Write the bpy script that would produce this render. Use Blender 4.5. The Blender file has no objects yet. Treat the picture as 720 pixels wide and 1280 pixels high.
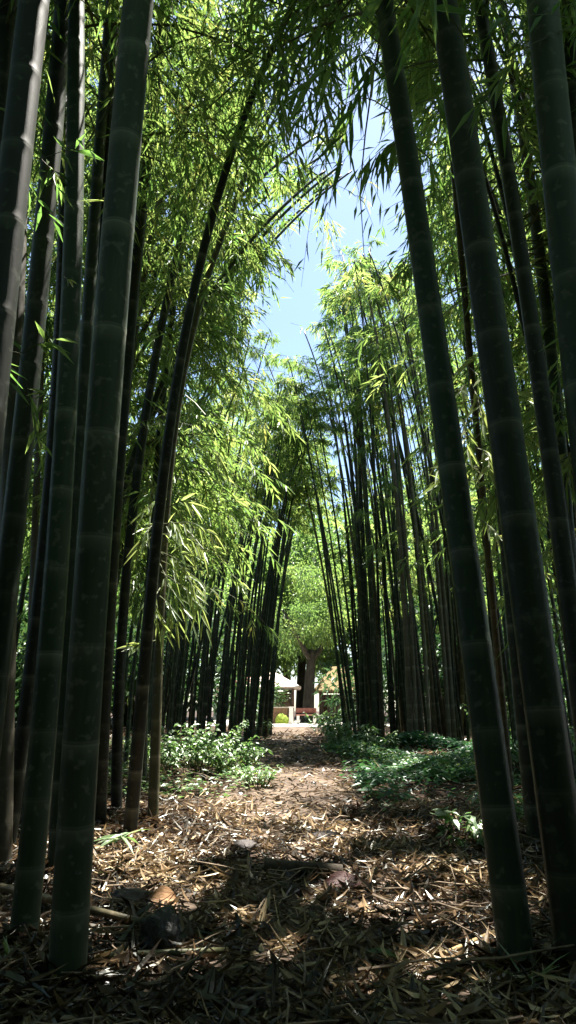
import bpy, math
import numpy as np
rng = np.random.default_rng(11)
C = bpy.data.collections.new('place'); bpy.context.scene.collection.children.link(C)
scn = bpy.context.scene
R = math.radians
# ------------------------------------------------------------------ camera
CAM_H, F_PX = 1.1, 853.0
PITCH = math.atan(248 / F_PX)
CAM = np.array([0, 0, CAM_H])
FW = np.array([0, math.cos(PITCH), math.sin(PITCH)]); UP = np.array([0, -math.sin(PITCH), math.cos(PITCH)])
RT = np.array([1.0, 0, 0])
SUN_EL, SUN_AZ = 73.0, 40.0      # azimuth measured from +Y towards +X
S = np.array([math.sin(R(SUN_AZ)) * math.cos(R(SUN_EL)), math.cos(R(SUN_AZ)) * math.cos(R(SUN_EL)), math.sin(R(SUN_EL))])

def at(u, v, Y):                                   # where a sight line meets the upright plane at distance Y
    r = FW * F_PX + RT * (u - 360) + UP * (640 - v)
    return CAM + r * (Y / r[1])
def depth(p): return float(np.dot(np.asarray(p) - CAM, FW))
def project(P):
    q = P - CAM; d = q @ FW; d = np.where(d < .05, .05, d)
    return 360 + F_PX * (q @ RT) / d, 640 - F_PX * (q @ UP) / d, d
def smooth(a, b, x):
    t = np.clip((x - a) / (b - a), 0, 1); return t * t * (3 - 2 * t)
def gz(x, y):                                      # height of the ground
    x = np.asarray(x, float); y = np.asarray(y, float)
    z = 0.48 * smooth(4.5, 17.5, y)
    side = smooth(1.2, 4.5, np.abs(x))
    z = z + side * (0.05 * np.sin(x * 1.3 + y * .9) + .06 * np.sin(x * .7 - y * .55 + 1))
    z = z + .025 * np.sin(x * 2.9 + 1.7 * np.sin(y * 1.1)) * np.sin(y * 2.3 + .6) * smooth(60, 20, y)
    return z
def ghit(u, v):
    r = FW * F_PX + RT * (u - 360) + UP * (640 - v); r = r / np.linalg.norm(r)
    t = 0.5
    for _ in range(4000):
        p = CAM + r * t
        if p[2] <= gz(p[0], p[1]): break
        t += .01 + t * .001
    return p
# ------------------------------------------------------------------ mesh helpers
def mesh_data(name, V, Fs, mat, attrs=None, smooth_=False):
    me = bpy.data.meshes.new(name)
    V = np.ascontiguousarray(V, np.float32)
    Fs = [np.asarray(f, np.int32) for f in Fs if len(f)]
    me.vertices.add(len(V)); me.vertices.foreach_set('co', V.ravel())
    loops = np.concatenate([f.ravel() for f in Fs]); tot = np.concatenate([np.full(len(f), f.shape[1], np.int32) for f in Fs])
    start = np.concatenate([[0], np.cumsum(tot)[:-1]]).astype(np.int32)
    me.loops.add(len(loops)); me.loops.foreach_set('vertex_index', loops)
    me.polygons.add(len(tot)); me.polygons.foreach_set('loop_start', start)
    me.polygons.foreach_set('use_smooth', np.full(len(tot), smooth_, bool))
    for k, a in (attrs or {}).items():
        at_ = me.attributes.new(k, 'FLOAT', 'POINT'); at_.data.foreach_set('value', np.ascontiguousarray(a, np.float32))
    me.materials.append(mat)
    me.update(calc_edges=True); me.validate()
    return me
def link(name, me, parent=None):
    o = bpy.data.objects.new(name, me); C.objects.link(o)
    if parent: o.parent = parent
    return o
def tag(o, label, cat, group=None, kind=None):
    if label: o['label'] = label
    if cat: o['category'] = cat
    if group: o['group'] = group
    if kind: o['kind'] = kind
    return o
def thing(name, label, cat, loc=(0, 0, 0), group=None):
    o = bpy.data.objects.new(name, None); C.objects.link(o); o.location = loc; o.empty_display_size = .2
    return tag(o, label, cat, group)
class MB:
    def __init__(s): s.V, s.F4, s.F3, s.A, s.n = [], [], [], [], 0
    def add(s, V, F4=None, F3=None, a=0.0):
        V = np.asarray(V, float).reshape(-1, 3)
        s.V.append(V)
        if F4 is not None and len(F4): s.F4.append(np.asarray(F4) + s.n)
        if F3 is not None and len(F3): s.F3.append(np.asarray(F3) + s.n)
        s.A.append(np.broadcast_to(np.asarray(a, float), (len(V),)) if np.ndim(a) == 0 else np.asarray(a, float))
        s.n += len(V)
    def box(s, c, d, rz=0, a=0.0, taper=1.0):
        x, y, z = np.array(d) / 2
        V = np.array([[sx * x * (taper if sz > 0 else 1), sy * y * (taper if sz > 0 else 1), sz * z] for sz in (-1, 1) for sx, sy in ((-1, -1), (1, -1), (1, 1), (-1, 1))])
        cs, sn = math.cos(rz), math.sin(rz)
        V = np.stack([V[:, 0] * cs - V[:, 1] * sn, V[:, 0] * sn + V[:, 1] * cs, V[:, 2]], 1) + np.array(c)
        s.add(V, [[3, 2, 1, 0], [4, 5, 6, 7], [0, 1, 5, 4], [1, 2, 6, 5], [2, 3, 7, 6], [3, 0, 4, 7]], None, a)
    def mesh(s, name, mat, attr='rnd', sm=False, off=(0, 0, 0)):
        F = []
        if s.F4: F.append(np.concatenate(s.F4))
        if s.F3: F.append(np.concatenate(s.F3))
        return mesh_data(name, np.concatenate(s.V) - np.asarray(off), F, mat, {attr: np.concatenate(s.A)}, sm)
    def obj(s, name, mat, parent=None, attr='rnd', sm=False, off=(0, 0, 0)):
        return link(name, s.mesh(name, mat, attr, sm, off), parent)
def norm(v): return v / np.maximum(np.linalg.norm(v, axis=-1, keepdims=True), 1e-9)
def tube(mb, P, rad, sides=6, a=0.0, cap=True):
    P = np.asarray(P, float); n = len(P); rad = np.broadcast_to(rad, (n,))
    T = norm(np.gradient(P, axis=0))
    ref = np.array([1., 0, 0]) if abs(T[:, 0]).mean() < .8 else np.array([0, 0, 1.])
    U = norm(np.cross(T, ref)); W = np.cross(T, U)
    th = np.arange(sides) * 2 * np.pi / sides
    V = P[:, None] + rad[:, None, None] * (np.cos(th)[None, :, None] * U[:, None] + np.sin(th)[None, :, None] * W[:, None])
    i = np.arange(n - 1)[:, None] * sides; j = np.arange(sides)[None]; k = (j + 1) % sides
    F = np.stack([i + j, i + k, i + sides + k, i + sides + j], -1).reshape(-1, 4)
    A = np.repeat(np.broadcast_to(a, (n,)), sides)
    V = V.reshape(-1, 3); F3 = []
    if cap:
        V = np.concatenate([V, P[:1], P[-1:]]); A = np.concatenate([A, A[:1], A[-1:]]); m = n * sides
        F3 = [[m, (q + 1) % sides, q] for q in range(sides)] + [[m + 1, m - sides + q, m - sides + (q + 1) % sides] for q in range(sides)]
    mb.add(V, F, F3, A)
def leaves(mb, P, D, L, W, rnd, hi=False, droop=.15, fold=.25, side=None):
    """lance-shaped blades: base P, direction D, length L, width W"""
    n = len(P)
    if n == 0: return
    D = norm(D)
    if side is None:
        side = np.cross(D, np.array([0, 0, 1.])) + rng.normal(0, .35, (n, 3))
    side = norm(side - (side * D).sum(1, keepdims=True) * D)
    N = np.cross(side, D); N = N * np.where(N[:, 2:3] < 0, -1, 1)
    L = np.broadcast_to(L, (n,))[:, None]; W = np.broadcast_to(W, (n,))[:, None]; g = np.array([0, 0, -1.])
    if not hi:
        m = P + D * L * .38 + g * L * droop * .1
        V = np.stack([P, m - side * W / 2 + N * W * fold, P + D * L + g * L * droop, m + side * W / 2 + N * W * fold], 1)
        T = np.array([[0, 1, 2], [0, 2, 3]]); k = 4
    else:
        m1 = P + D * L * .22 + g * L * droop * .05; m2 = P + D * L * .6 + g * L * droop * .36
        V = np.stack([P, m1 - side * W * .46 + N * W * fold, m1, m1 + side * W * .46 + N * W * fold,
                      m2 - side * W * .38 + N * W * fold, m2, m2 + side * W * .38 + N * W * fold, P + D * L + g * L * droop], 1)
        T = np.array([[0, 2, 1], [0, 3, 2], [1, 2, 5], [1, 5, 4], [2, 3, 6], [2, 6, 5], [4, 5, 7], [5, 6, 7]]); k = 8
    F = (np.arange(n)[:, None, None] * k + T[None]).reshape(-1, 3)
    mb.add(V.reshape(-1, 3), None, F, np.repeat(rnd, k))
# ------------------------------------------------------------------ materials
def newmat(name):
    m = bpy.data.materials.new(name); m.use_nodes = True; nt = m.node_tree; nt.nodes.clear()
    return m, nt, lambda t, **k: _nd(nt, t, k)
def _nd(nt, t, k):
    n = nt.nodes.new(t)
    for a, b in k.items(): setattr(n, a, b)
    return n
def ramp(nd, stops):
    r = nd('ShaderNodeValToRGB'); e = r.color_ramp.elements
    while len(e) < len(stops): e.new(.5)
    for x, (p, c) in zip(e, stops): x.position = p; x.color = (*c, 1)
    return r
def leaf_material(name, front, back, transl=.5, gloss=.05, rough=.42):
    m, nt, nd = newmat(name); lk = nt.links.new
    a = nd('ShaderNodeAttribute', attribute_name='rnd')
    r1 = ramp(nd, front); r2 = ramp(nd, back)
    lk(a.outputs['Fac'], r1.inputs[0]); lk(a.outputs['Fac'], r2.inputs[0])
    d = nd('ShaderNodeBsdfDiffuse'); t = nd('ShaderNodeBsdfTranslucent'); g = nd('ShaderNodeBsdfGlossy'); g.inputs['Roughness'].default_value = rough
    lk(r1.outputs[0], d.inputs[0]); lk(r2.outputs[0], t.inputs[0]); g.inputs[0].default_value = (.9, .95, .9, 1)
    x = nd('ShaderNodeMixShader'); x.inputs[0].default_value = transl; lk(d.outputs[0], x.inputs[1]); lk(t.outputs[0], x.inputs[2])
    y = nd('ShaderNodeMixShader'); y.inputs[0].default_value = gloss
    lk(x.outputs[0], y.inputs[1]); lk(g.outputs[0], y.inputs[2])
    o = nd('ShaderNodeOutputMaterial'); lk(y.outputs[0], o.inputs[0]); return m
BAMBOO_LEAF = leaf_material('bamboo_leaf', [(0, (.030, .080, .038)), (.55, (.085, .14, .06)), (.92, (.14, .185, .075)), (1, (.18, .19, .07))],
                            [(0, (.18, .37, .07)), (.55, (.37, .54, .12)), (.92, (.55, .64, .18)), (1, (.56, .56, .13))], .52, .05)
TREE_LEAF = leaf_material('tree_leaf', [(0, (.04, .08, .03)), (.7, (.085, .14, .045)), (1, (.13, .17, .06))],
                          [(0, (.16, .30, .07)), (.7, (.30, .45, .10)), (1, (.45, .52, .14))], .5, .04)
HERB_LEAF = leaf_material('herb_leaf', [(0, (.06, .12, .05)), (.6, (.15, .23, .1)), (1, (.24, .31, .15))],
                          [(0, (.10, .26, .06)), (.7, (.2, .36, .08)), (1, (.36, .46, .10))], .35, .08)
COVER_LEAF = leaf_material('cover_leaf', [(0, (.015, .06, .03)), (.6, (.03, .10, .045)), (1, (.08, .15, .05))],
                          [(0, (.06, .2, .06)), (.7, (.12, .3, .08)), (1, (.3, .42, .10))], .35, .06)
BUSH_LEAF = leaf_material('bush_leaf', [(0, (.012, .035, .016)), (.6, (.026, .062, .026)), (1, (.06, .1, .04))], [(0, (.03, .08, .025)), (.6, (.07, .16, .04)), (1, (.2, .28, .07))], .35, .03)
DRY_LEAF = leaf_material('dry_leaf', [(0, (.012, .008, .005)), (.36, (.030, .018, .011)), (.62, (.085, .053, .028)), (.86, (.215, .145, .082)), (1, (.42, .325, .20))],
                         [(0, (.04, .02, .01)), (.5, (.16, .10, .05)), (1, (.42, .30, .15))], .15, .05, .32)
def solid(name, c1, c2, rough=.7, scale=4, stretch=(1, 1, 1), bump=.2, spec=.3, attr=None, attr_col=None, detail=6, metal=0, c3=None):
    m, nt, nd = newmat(name); lk = nt.links.new
    tc = nd('ShaderNodeTexCoord'); mp = nd('ShaderNodeMapping'); mp.inputs['Scale'].default_value = stretch
    lk(tc.outputs['Object'], mp.inputs[0])
    nz = nd('ShaderNodeTexNoise'); nz.inputs['Scale'].default_value = scale; nz.inputs['Detail'].default_value = detail; nz.inputs['Roughness'].default_value = .65
    lk(mp.outputs[0], nz.inputs['Vector'])
    r = ramp(nd, [(.32, c1), (.68, c2)] + ([(.8, c3)] if c3 else [])); lk(nz.outputs['Fac'], r.inputs[0])
    p = nd('ShaderNodeBsdfPrincipled'); p.inputs['Roughness'].default_value = rough; p.inputs['Specular IOR Level'].default_value = spec; p.inputs['Metallic'].default_value = metal
    col = r.outputs[0]
    if attr:
        a = nd('ShaderNodeAttribute', attribute_name=attr); mx = nd('ShaderNodeMix', data_type='RGBA')
        lk(a.outputs['Fac'], mx.inputs[0]); lk(col, mx.inputs[6]); mx.inputs[7].default_value = (*attr_col, 1); col = mx.outputs[2]
    lk(col, p.inputs['Base Color'])
    b = nd('ShaderNodeBump'); b.inputs['Strength'].default_value = bump; b.inputs['Distance'].default_value = .02; lk(nz.outputs['Fac'], b.inputs['Height']); lk(b.outputs[0], p.inputs['Normal'])
    o = nd('ShaderNodeOutputMaterial'); lk(p.outputs[0], o.inputs[0]); return m
def culm_material(name, stops, pale, rough=.5):
    m, nt, nd = newmat(name); lk = nt.links.new
    tc = nd('ShaderNodeTexCoord'); mp = nd('ShaderNodeMapping'); mp.inputs['Scale'].default_value = (9, 9, .7); lk(tc.outputs['Object'], mp.inputs[0])
    oi = nd('ShaderNodeObjectInfo')
    nz = nd('ShaderNodeTexNoise', noise_dimensions='4D'); nz.inputs['Scale'].default_value = 1.6; nz.inputs['Detail'].default_value = 8; nz.inputs['Roughness'].default_value = .7
    lk(mp.outputs[0], nz.inputs['Vector'])
    ml = nd('ShaderNodeMath', operation='MULTIPLY'); ml.inputs[1].default_value = 37; lk(oi.outputs['Random'], ml.inputs[0]); lk(ml.outputs[0], nz.inputs['W'])
    r = ramp(nd, stops); lk(nz.outputs['Fac'], r.inputs[0])
    n2 = nd('ShaderNodeTexNoise'); n2.inputs['Scale'].default_value = 19; n2.inputs['Detail'].default_value = 5; lk(tc.outputs['Object'], n2.inputs['Vector'])
    r2 = ramp(nd, [(.58, (0, 0, 0)), (.66, (1, 1, 1))]); lk(n2.outputs['Fac'], r2.inputs[0])
    m2 = nd('ShaderNodeMath', operation='MULTIPLY'); lk(r2.outputs[0], m2.inputs[0]); m2.inputs[1].default_value = .22
    mxl = nd('ShaderNodeMix', data_type='RGBA'); lk(m2.outputs[0], mxl.inputs[0]); lk(r.outputs[0], mxl.inputs[6]); mxl.inputs[7].default_value = (*pale, 1)
    a = nd('ShaderNodeAttribute', attribute_name='node'); mx = nd('ShaderNodeMix', data_type='RGBA')
    lk(a.outputs['Fac'], mx.inputs[0]); lk(mxl.outputs[2], mx.inputs[6]); mx.inputs[7].default_value = (*pale, 1)
    hv = nd('ShaderNodeHueSaturation'); mr = nd('ShaderNodeMapRange'); lk(oi.outputs['Random'], mr.inputs[0]); mr.inputs[3].default_value = .7; mr.inputs[4].default_value = 1.5; lk(mr.outputs[0], hv.inputs['Value'])
    m3 = nd('ShaderNodeMath', operation='MULTIPLY'); lk(oi.outputs['Random'], m3.inputs[0]); m3.inputs[1].default_value = 7.3; m4 = nd('ShaderNodeMath', operation='FRACT'); lk(m3.outputs[0], m4.inputs[0]); mr2 = nd('ShaderNodeMapRange'); lk(m4.outputs[0], mr2.inputs[0]); mr2.inputs[3].default_value = .47; mr2.inputs[4].default_value = .525; lk(mr2.outputs[0], hv.inputs['Hue'])
    lk(mx.outputs[2], hv.inputs['Color'])
    p = nd('ShaderNodeBsdfPrincipled'); lk(hv.outputs[0], p.inputs['Base Color']); p.inputs['Roughness'].default_value = rough; p.inputs['Specular IOR Level'].default_value = .32
    b = nd('ShaderNodeBump'); b.inputs['Strength'].default_value = .3; b.inputs['Distance'].default_value = .01; lk(nz.outputs['Fac'], b.inputs['Height']); lk(b.outputs[0], p.inputs['Normal'])
    o = nd('ShaderNodeOutputMaterial'); lk(p.outputs[0], o.inputs[0]); return m
CULM_GREEN = culm_material('green_culm', [(.25, (.010, .018, .010)), (.5, (.019, .032, .017)), (.66, (.033, .042, .024)), (.8, (.066, .06, .034))], (.2, .2, .155))
CULM_DARK = culm_material('dark_culm', [(.25, (.008, .010, .007)), (.6, (.016, .019, .012)), (.85, (.032, .034, .022))], (.19, .19, .15))
CULM_ASH = culm_material('ash_green_culm', [(.25, (.016, .026, .016)), (.5, (.029, .042, .026)), (.66, (.045, .056, .036)), (.8, (.08, .078, .05))], (.25, .25, .2))
CULM_OLIVE = culm_material('olive_culm', [(.25, (.035, .036, .018)), (.55, (.065, .06, .03)), (.85, (.11, .095, .05))], (.26, .23, .16))
CULM_GREY = culm_material('grey_culm', [(.25, (.045, .04, .03)), (.55, (.085, .074, .056)), (.85, (.15, .13, .10))], (.24, .22, .18), .6)
TWIG = solid('twig_bark', (.05, .06, .025), (.11, .12, .05), .6, 8)
BARK = solid('tree_bark', (.03, .024, .018), (.08, .066, .05), .9, 5, (3, 3, .6), .8)
# ------------------------------------------------------------------ bamboo
PATCH = []          # places the sun reaches through gaps in the canopy: (point, radius)
KEEP_SKY = np.array([(446, 20), (476, 60), (500, 190), (512, 300), (478, 365), (400, 440), (345, 475), (302, 450), (300, 425), (345, 380), (352, 335), (395, 325), (430, 300), (425, 235), (432, 150), (440, 90)], float)
def in_poly(u, v, poly):
    c = np.zeros(u.shape, bool); x, y = poly[:, 0], poly[:, 1]; j = len(poly) - 1
    for i in range(len(poly)):
        with np.errstate(divide='ignore', invalid='ignore'):
            c ^= ((y[i] > v) != (y[j] > v)) & (u < (x[j] - x[i]) * (v - y[i]) / (y[j] - y[i]) + x[i])
        j = i
    return c
def prune(P, sky=.6):
    keep = np.ones(len(P), bool)
    for c, r in PATCH:
        q = P - c; t = q @ S
        d = np.linalg.norm(q - t[:, None] * S, axis=1)
        keep &= ~((t > .25) & (d < r))
    u, v, d = project(P)
    keep &= ~((d < np.where(u > 430, 5.6, 4.3)) & (u > -60) & (u < 780) & (v > -60))
    keep &= ~(in_poly(u, v, KEEP_SKY) & (rng.random(len(P)) < sky))
    return keep
def crown(path, t0, r0, nodes, nb, blen, K=8, m=2, q=6, leaf=(.19, .024), lean=(0, 0), up=.55, hi=False, do_prune=None, gap=0.0, tpow=1.0, drp=.11):
    """leafy branches of one bamboo: path (n,3) of the culm"""
    n = len(path); ts = t0 + (1 - t0) * np.linspace(0, 1, nodes) ** tpow
    ts = ts[rng.random(nodes) > gap]
    idx = ts * (n - 1); i0 = np.minimum(idx.astype(int), n - 2); f = (idx - i0)[:, None]
    base = path[i0] * (1 - f) + path[i0 + 1] * f; tan = norm(path[i0 + 1] - path[i0])
    base = np.repeat(base, nb, 0); tan = np.repeat(tan, nb, 0); tt = np.repeat(ts, nb)
    B = len(base); az = rng.random(B) * 2 * np.pi
    out = np.stack([np.cos(az) + lean[0], np.sin(az) + lean[1], np.zeros(B)], 1)
    d = norm(norm(out) + tan * up + rng.normal(0, .12, (B, 3)))
    rel = (tt - t0) / (1 - t0)
    ln = blen * (1 - .6 * rel ** 1.5) * (.45 + .75 * rng.random(B))
    p = base.copy(); pts = [p.copy()]; dirs = [d.copy()]
    for k in range(K):
        d = norm(d + np.array([0, 0, -1.]) * (drp + .07 * rng.random((B, 1))) + rng.normal(0, .07, (B, 3)))
        p = p + d * (ln / K)[:, None]; pts.append(p.copy()); dirs.append(d.copy())
    pts = np.stack(pts, 1); dirs = np.stack(dirs, 1)
    if do_prune:
        hit = np.zeros(B, bool)
        for kk in (K // 2, (3 * K) // 4, K):
            u, v, dd_ = project(pts[:, kk]); hit |= in_poly(u, v, KEEP_SKY) | ((dd_ < 4.0) & (u > -60) & (u < 780) & (v > -40))
        ok = ~(hit & (rng.random(B) < .86))
        if ok.sum() < 2: ok[:2] = True
        pts, dirs, ln, base, tan = pts[ok], dirs[ok], ln[ok], base[ok], tan[ok]; B = len(ln)
    k0 = max(2, int(K * .38)); bp = pts[:, k0:].reshape(-1, 3); bd = dirs[:, k0:].reshape(-1, 3); bl = np.repeat(ln, K + 1 - k0)
    # twigs
    bp = np.repeat(bp, m, 0); bd = np.repeat(bd, m, 0); bl = np.repeat(bl, m); M = len(bp)
    sgn = np.where(np.arange(M) % 2, 1., -1.)[:, None]
    sd = norm(np.cross(bd, np.array([0, 0, 1.])) * sgn + rng.normal(0, .35, (M, 3)))
    td = norm(bd * .75 + sd * .7 + np.array([0, 0, -.25]) + rng.normal(0, .15, (M, 3)))
    tl = (.22 + .3 * rng.random(M)) * np.clip(bl / 1.4, .6, 1.4)
    kp = prune(bp + td * tl[:, None] * .6) if do_prune else np.ones(M, bool)
    bp, td, tl = bp[kp], td[kp], tl[kp]; M = len(bp)
    if M == 0: M = 1; bp, td, tl = base[:1], tan[:1], np.array([.2])
    lp, ld, lr = [], [], []
    tr = rng.random(M); tone = rng.uniform(-.22, .16)
    for j in range(q):
        s = .35 + .65 * (j + 1.0) / q
        sg = (1 if j % 2 else -1) * (.75 if j < q - 1 else .1)
        sv = norm(np.cross(td, np.array([0, 0, 1.])) + rng.normal(0, .5, (M, 3)))
        dd = norm(td * .9 + sv * sg + np.array([0, 0, -1.]) * (.25 + .45 * rng.random((M, 1))) + rng.normal(0, .18, (M, 3)))
        lp.append(bp + td * (tl * s)[:, None] + np.array([0, 0, -1.]) * (tl * s * s * .2)[:, None]); ld.append(dd)
        lr.append(np.clip(tr * .7 + .3 * rng.random(M) + tone, 0, 1))
    lp = np.concatenate(lp); ld = np.concatenate(ld); lr = np.concatenate(lr)
    if do_prune:
        kp = prune(lp + ld * leaf[0] * .5); lp, ld, lr = lp[kp], ld[kp], lr[kp]
    L = leaf[0] * (.6 + .6 * rng.random(len(lp))); W = leaf[1] * (.75 + .5 * rng.random(len(lp)))
    mb = MB(); leaves(mb, lp, ld, L, W, lr, hi)
    # branches and twigs, three-sided
    bb = MB()
    ang = np.arange(3) * 2 * np.pi / 3
    def strands(Q, rr):
        b_, k_ = Q.shape[:2]
        T = norm(np.gradient(Q, axis=1)); U = norm(np.cross(T, np.array([.3, .2, 1.]))); W_ = np.cross(T, U)
        V = Q[:, :, None] + rr[:, :, None, None] * (np.cos(ang)[None, None, :, None] * U[:, :, None] + np.sin(ang)[None, None, :, None] * W_[:, :, None])
        i = (np.arange(b_)[:, None, None] * k_ + np.arange(k_ - 1)[None, :, None]) * 3; jj = np.arange(3)[None, None]; kk = (jj + 1) % 3
        F = np.stack([i + jj, i + kk, i + 3 + kk, i + 3 + jj], -1).reshape(-1, 4)
        bb.add(V.reshape(-1, 3), F)
    kb = ~((~prune(pts[:, K // 2]))) if do_prune else np.ones(B, bool)
    if kb.sum() == 0: kb[0] = True
    strands(pts[kb], np.linspace(1, .3, K + 1)[None] * (.006 + .003 * ln[kb])[:, None])
    te = np.stack([bp, bp + td * (tl * .5)[:, None] + np.array([0, 0, -.05]) * tl[:, None], bp + td * tl[:, None] + np.array([0, 0, -.2]) * tl[:, None]], 1)
    strands(te, np.broadcast_to(np.array([[.003, .0025, .0015]]), (M, 3)))
    return mb, bb
def culm_rings(path, r_base, r_top, inter, phase=0.3, first=.5):
    """resample a culm path into rings with swollen nodes"""
    seg = np.linalg.norm(np.diff(path, axis=0), axis=1); s = np.concatenate([[0], np.cumsum(seg)]); L = s[-1]
    S_, Rf, A = [0], [1.12], [0]
    x = inter * first * phase; k = 0
    while x < L - .1:
        nv = rng.uniform(.35, 1.25)
        if inter > .2 and r_base > .03:
            for ds, rf, a in ((-.09, .998, 0), (-.018, 1.0, .28), (-.005, 1.013, .5), (.001, 1.006, .12), (.006, 1.013, .3), (.016, .998, .0), (.06, .997, 0)):
                S_.append(x + ds); Rf.append(rf); A.append(a * nv)
        else:
            for ds, rf, a in ((-.014, 1, .2), (.0, 1.05, .45), (.012, .98, 0)):
                S_.append(x + ds); Rf.append(rf); A.append(a)
        st = inter * min(1, first + .1 * k) * (1 + .06 * math.sin(k * 2.1)); 
        S_.append(x + st * .5); Rf.append(1.0); A.append(0)
        x += st; k += 1
    S_.append(L); Rf.append(1); A.append(0)
    S_ = np.array(S_); o = np.argsort(S_); S_ = np.clip(S_[o], 0, L); Rf = np.array(Rf)[o]; A = np.array(A)[o]
    P = np.stack([np.interp(S_, s, path[:, c]) for c in range(3)], 1)
    rad = (r_base + (r_top - r_base) * (S_ / L) ** .9) * Rf
    return P, rad, A
def near_culm(label, px, Y0, Y1, w0, w1, height, mat, crown_kw=None, inter=.50, phase=.3, base_z=None, group='bamboo stems standing close to the viewer', sides=14, arch=(0, 0), deg=2, name='bamboo'):
    """px: [(u, v) from foot to highest point seen]; Y0, Y1 distances of the foot and of the point at v=0; w0, w1 widths there in picture units"""
    v0 = px[0][1]; pts = []
    for u, v in px:
        Y = Y0 + (Y1 - Y0) * (v0 - v) / max(v0, 1); pts.append(at(u, v, Y))
    pts = np.array(pts)
    d0 = depth(pts[0]); dt = depth(pts[-1])
    r0 = w0 * d0 / F_PX / 2; r1v = w1 * dt / F_PX / 2
    cx = np.polyfit(pts[:, 2], pts[:, 0], min(deg, len(px) - 1)); cy = np.polyfit(pts[:, 2], pts[:, 1], 1)
    zt = pts[:, 2].max()
    zb = float(pts[0, 2])
    for _ in range(6): zb = float(gz(np.polyval(cx, zb), np.polyval(cy, zb))) - .03
    z = np.linspace(zb, height, 70); ze = np.minimum(z, zt)
    x = np.polyval(cx, ze) + (z - ze) * np.clip(np.polyval(np.polyder(cx), zt), -.35, .35)
    y = np.polyval(cy, ze) + (z - ze) * np.polyval(np.polyder(cy), zt)
    e = np.clip((z - zt) / 6, 0, 2); x = x + arch[0] * e ** 2; y = y + arch[1] * e ** 2
    path = np.stack([x, y, z], 1)
    frac = (zt - zb) / (height - zb)
    rt = r0 + (r1v - r0) / max(frac, .2); rt = max(rt, r0 * .18)
    foot = path[0].copy()
    t = thing(name, label, 'bamboo', tuple(foot), group)
    P, rad, A = culm_rings(path, r0, rt, inter, phase)
    mb = MB(); tube(mb, P - foot, rad, sides, A); mb.obj('culm', mat, t, 'node', True)
    if crown_kw is not None:
        kw = dict(t0=.5, r0=0, nodes=16, nb=3, blen=1.8, do_prune=True); kw.update(crown_kw)
        lf, br = crown(path, **kw)
        lf.obj('crown', BAMBOO_LEAF, t, off=foot)
        br.obj('branches', TWIG, t, off=foot)
    return t, path
def spray(parent, lines, leaf=(.26, .03), q=7, spread=.6, grav=.35, name='leaf_spray', rnd=(.3, 1), start=.35, mat=None):
    """leafy twigs: each line is [(u, v, Y), ...] from the culm outwards"""
    off = np.array(parent.location)
    for ln in lines:
        mb, bb = MB(), MB()
        Q = np.array([at(*p) for p in ln]); n = 12
        tt = np.linspace(0, 1, len(Q)); te = np.linspace(0, 1, n)
        Q = np.stack([np.interp(te, tt, Q[:, c]) for c in range(3)], 1)
        Q[1:-1] = (Q[:-2] + 2 * Q[1:-1] + Q[2:]) / 4
        tube(bb, Q, np.linspace(.006, .0018, n), 5)
        T = norm(np.gradient(Q, axis=0))
        ix = np.clip((start + (1 - start) * np.linspace(0, 1, q)) * (n - 1), 0, n - 1); i0 = ix.astype(int)
        P = Q[i0]; D = T[i0]; sg = np.where(np.arange(q) % 2, 1., -1.)[:, None]; sg[-1] = .1
        sv = norm(np.cross(D, np.array([0, 1., .3])) + rng.normal(0, .4, (q, 3)))
        dd = norm(D + sv * sg * spread + np.array([0, 0, -grav]) + rng.normal(0, .12, (q, 3)))
        leaves(mb, P, dd, leaf[0] * (.65 + .5 * rng.random(q)), leaf[1] * (.8 + .4 * rng.random(q)), rnd[0] + (rnd[1] - rnd[0]) * rng.random(q), True, .12,
               side=np.cross(dd, norm(np.array([0, -1., .4]) + rng.normal(0, .5, (q, 3)))))
        o = mb.obj(name, mat or BAMBOO_LEAF, parent, off=off); bb.obj('twig', TWIG, o, off=off)

# gaps in the canopy: litter and sprays the sun reaches
for u, v, r in [(215, 1012, .5), (262, 1022, .55), (325, 1018, .46), (150, 1012, .4), (205, 1045, .45), (265, 1048, .45), (430, 1040, .4), (420, 975, .5), (180, 1075, .3), (140, 1085, .18), (128, 1125, .12), (195, 1105, .22), (245, 1120, .16), (215, 1140, .12),
                (455, 1042, .45), (495, 1045, .4), (395, 1062, .3), (360, 1080, .16), (330, 1070, .12), (590, 1050, .28), (560, 1035, .2), (590, 1095, .07), (465, 1090, .09), (420, 1075, .12), (510, 1105, .06),
                (620, 1192, .07), (580, 1200, .07), (535, 1215, .06), (555, 1240, .05), (350, 1200, .05), (240, 1210, .06), (100, 1150, .1), (440, 1250, .05), (300, 1160, .05), (400, 1140, .06), (475, 1155, .05), (545, 1150, .06),
                (60, 1100, .1), (35, 1170, .08), (120, 1175, .07), (160, 1230, .05), (360, 938, .6), (240, 955, 1.0), (290, 960, .6), (205, 955, .7), (445, 962, .4), (480, 985, .3), (640, 1010, .4), (700, 960, .6)]:
    PATCH.append((ghit(u, v), max(r * .85, .13) if r < .45 else r))
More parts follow.
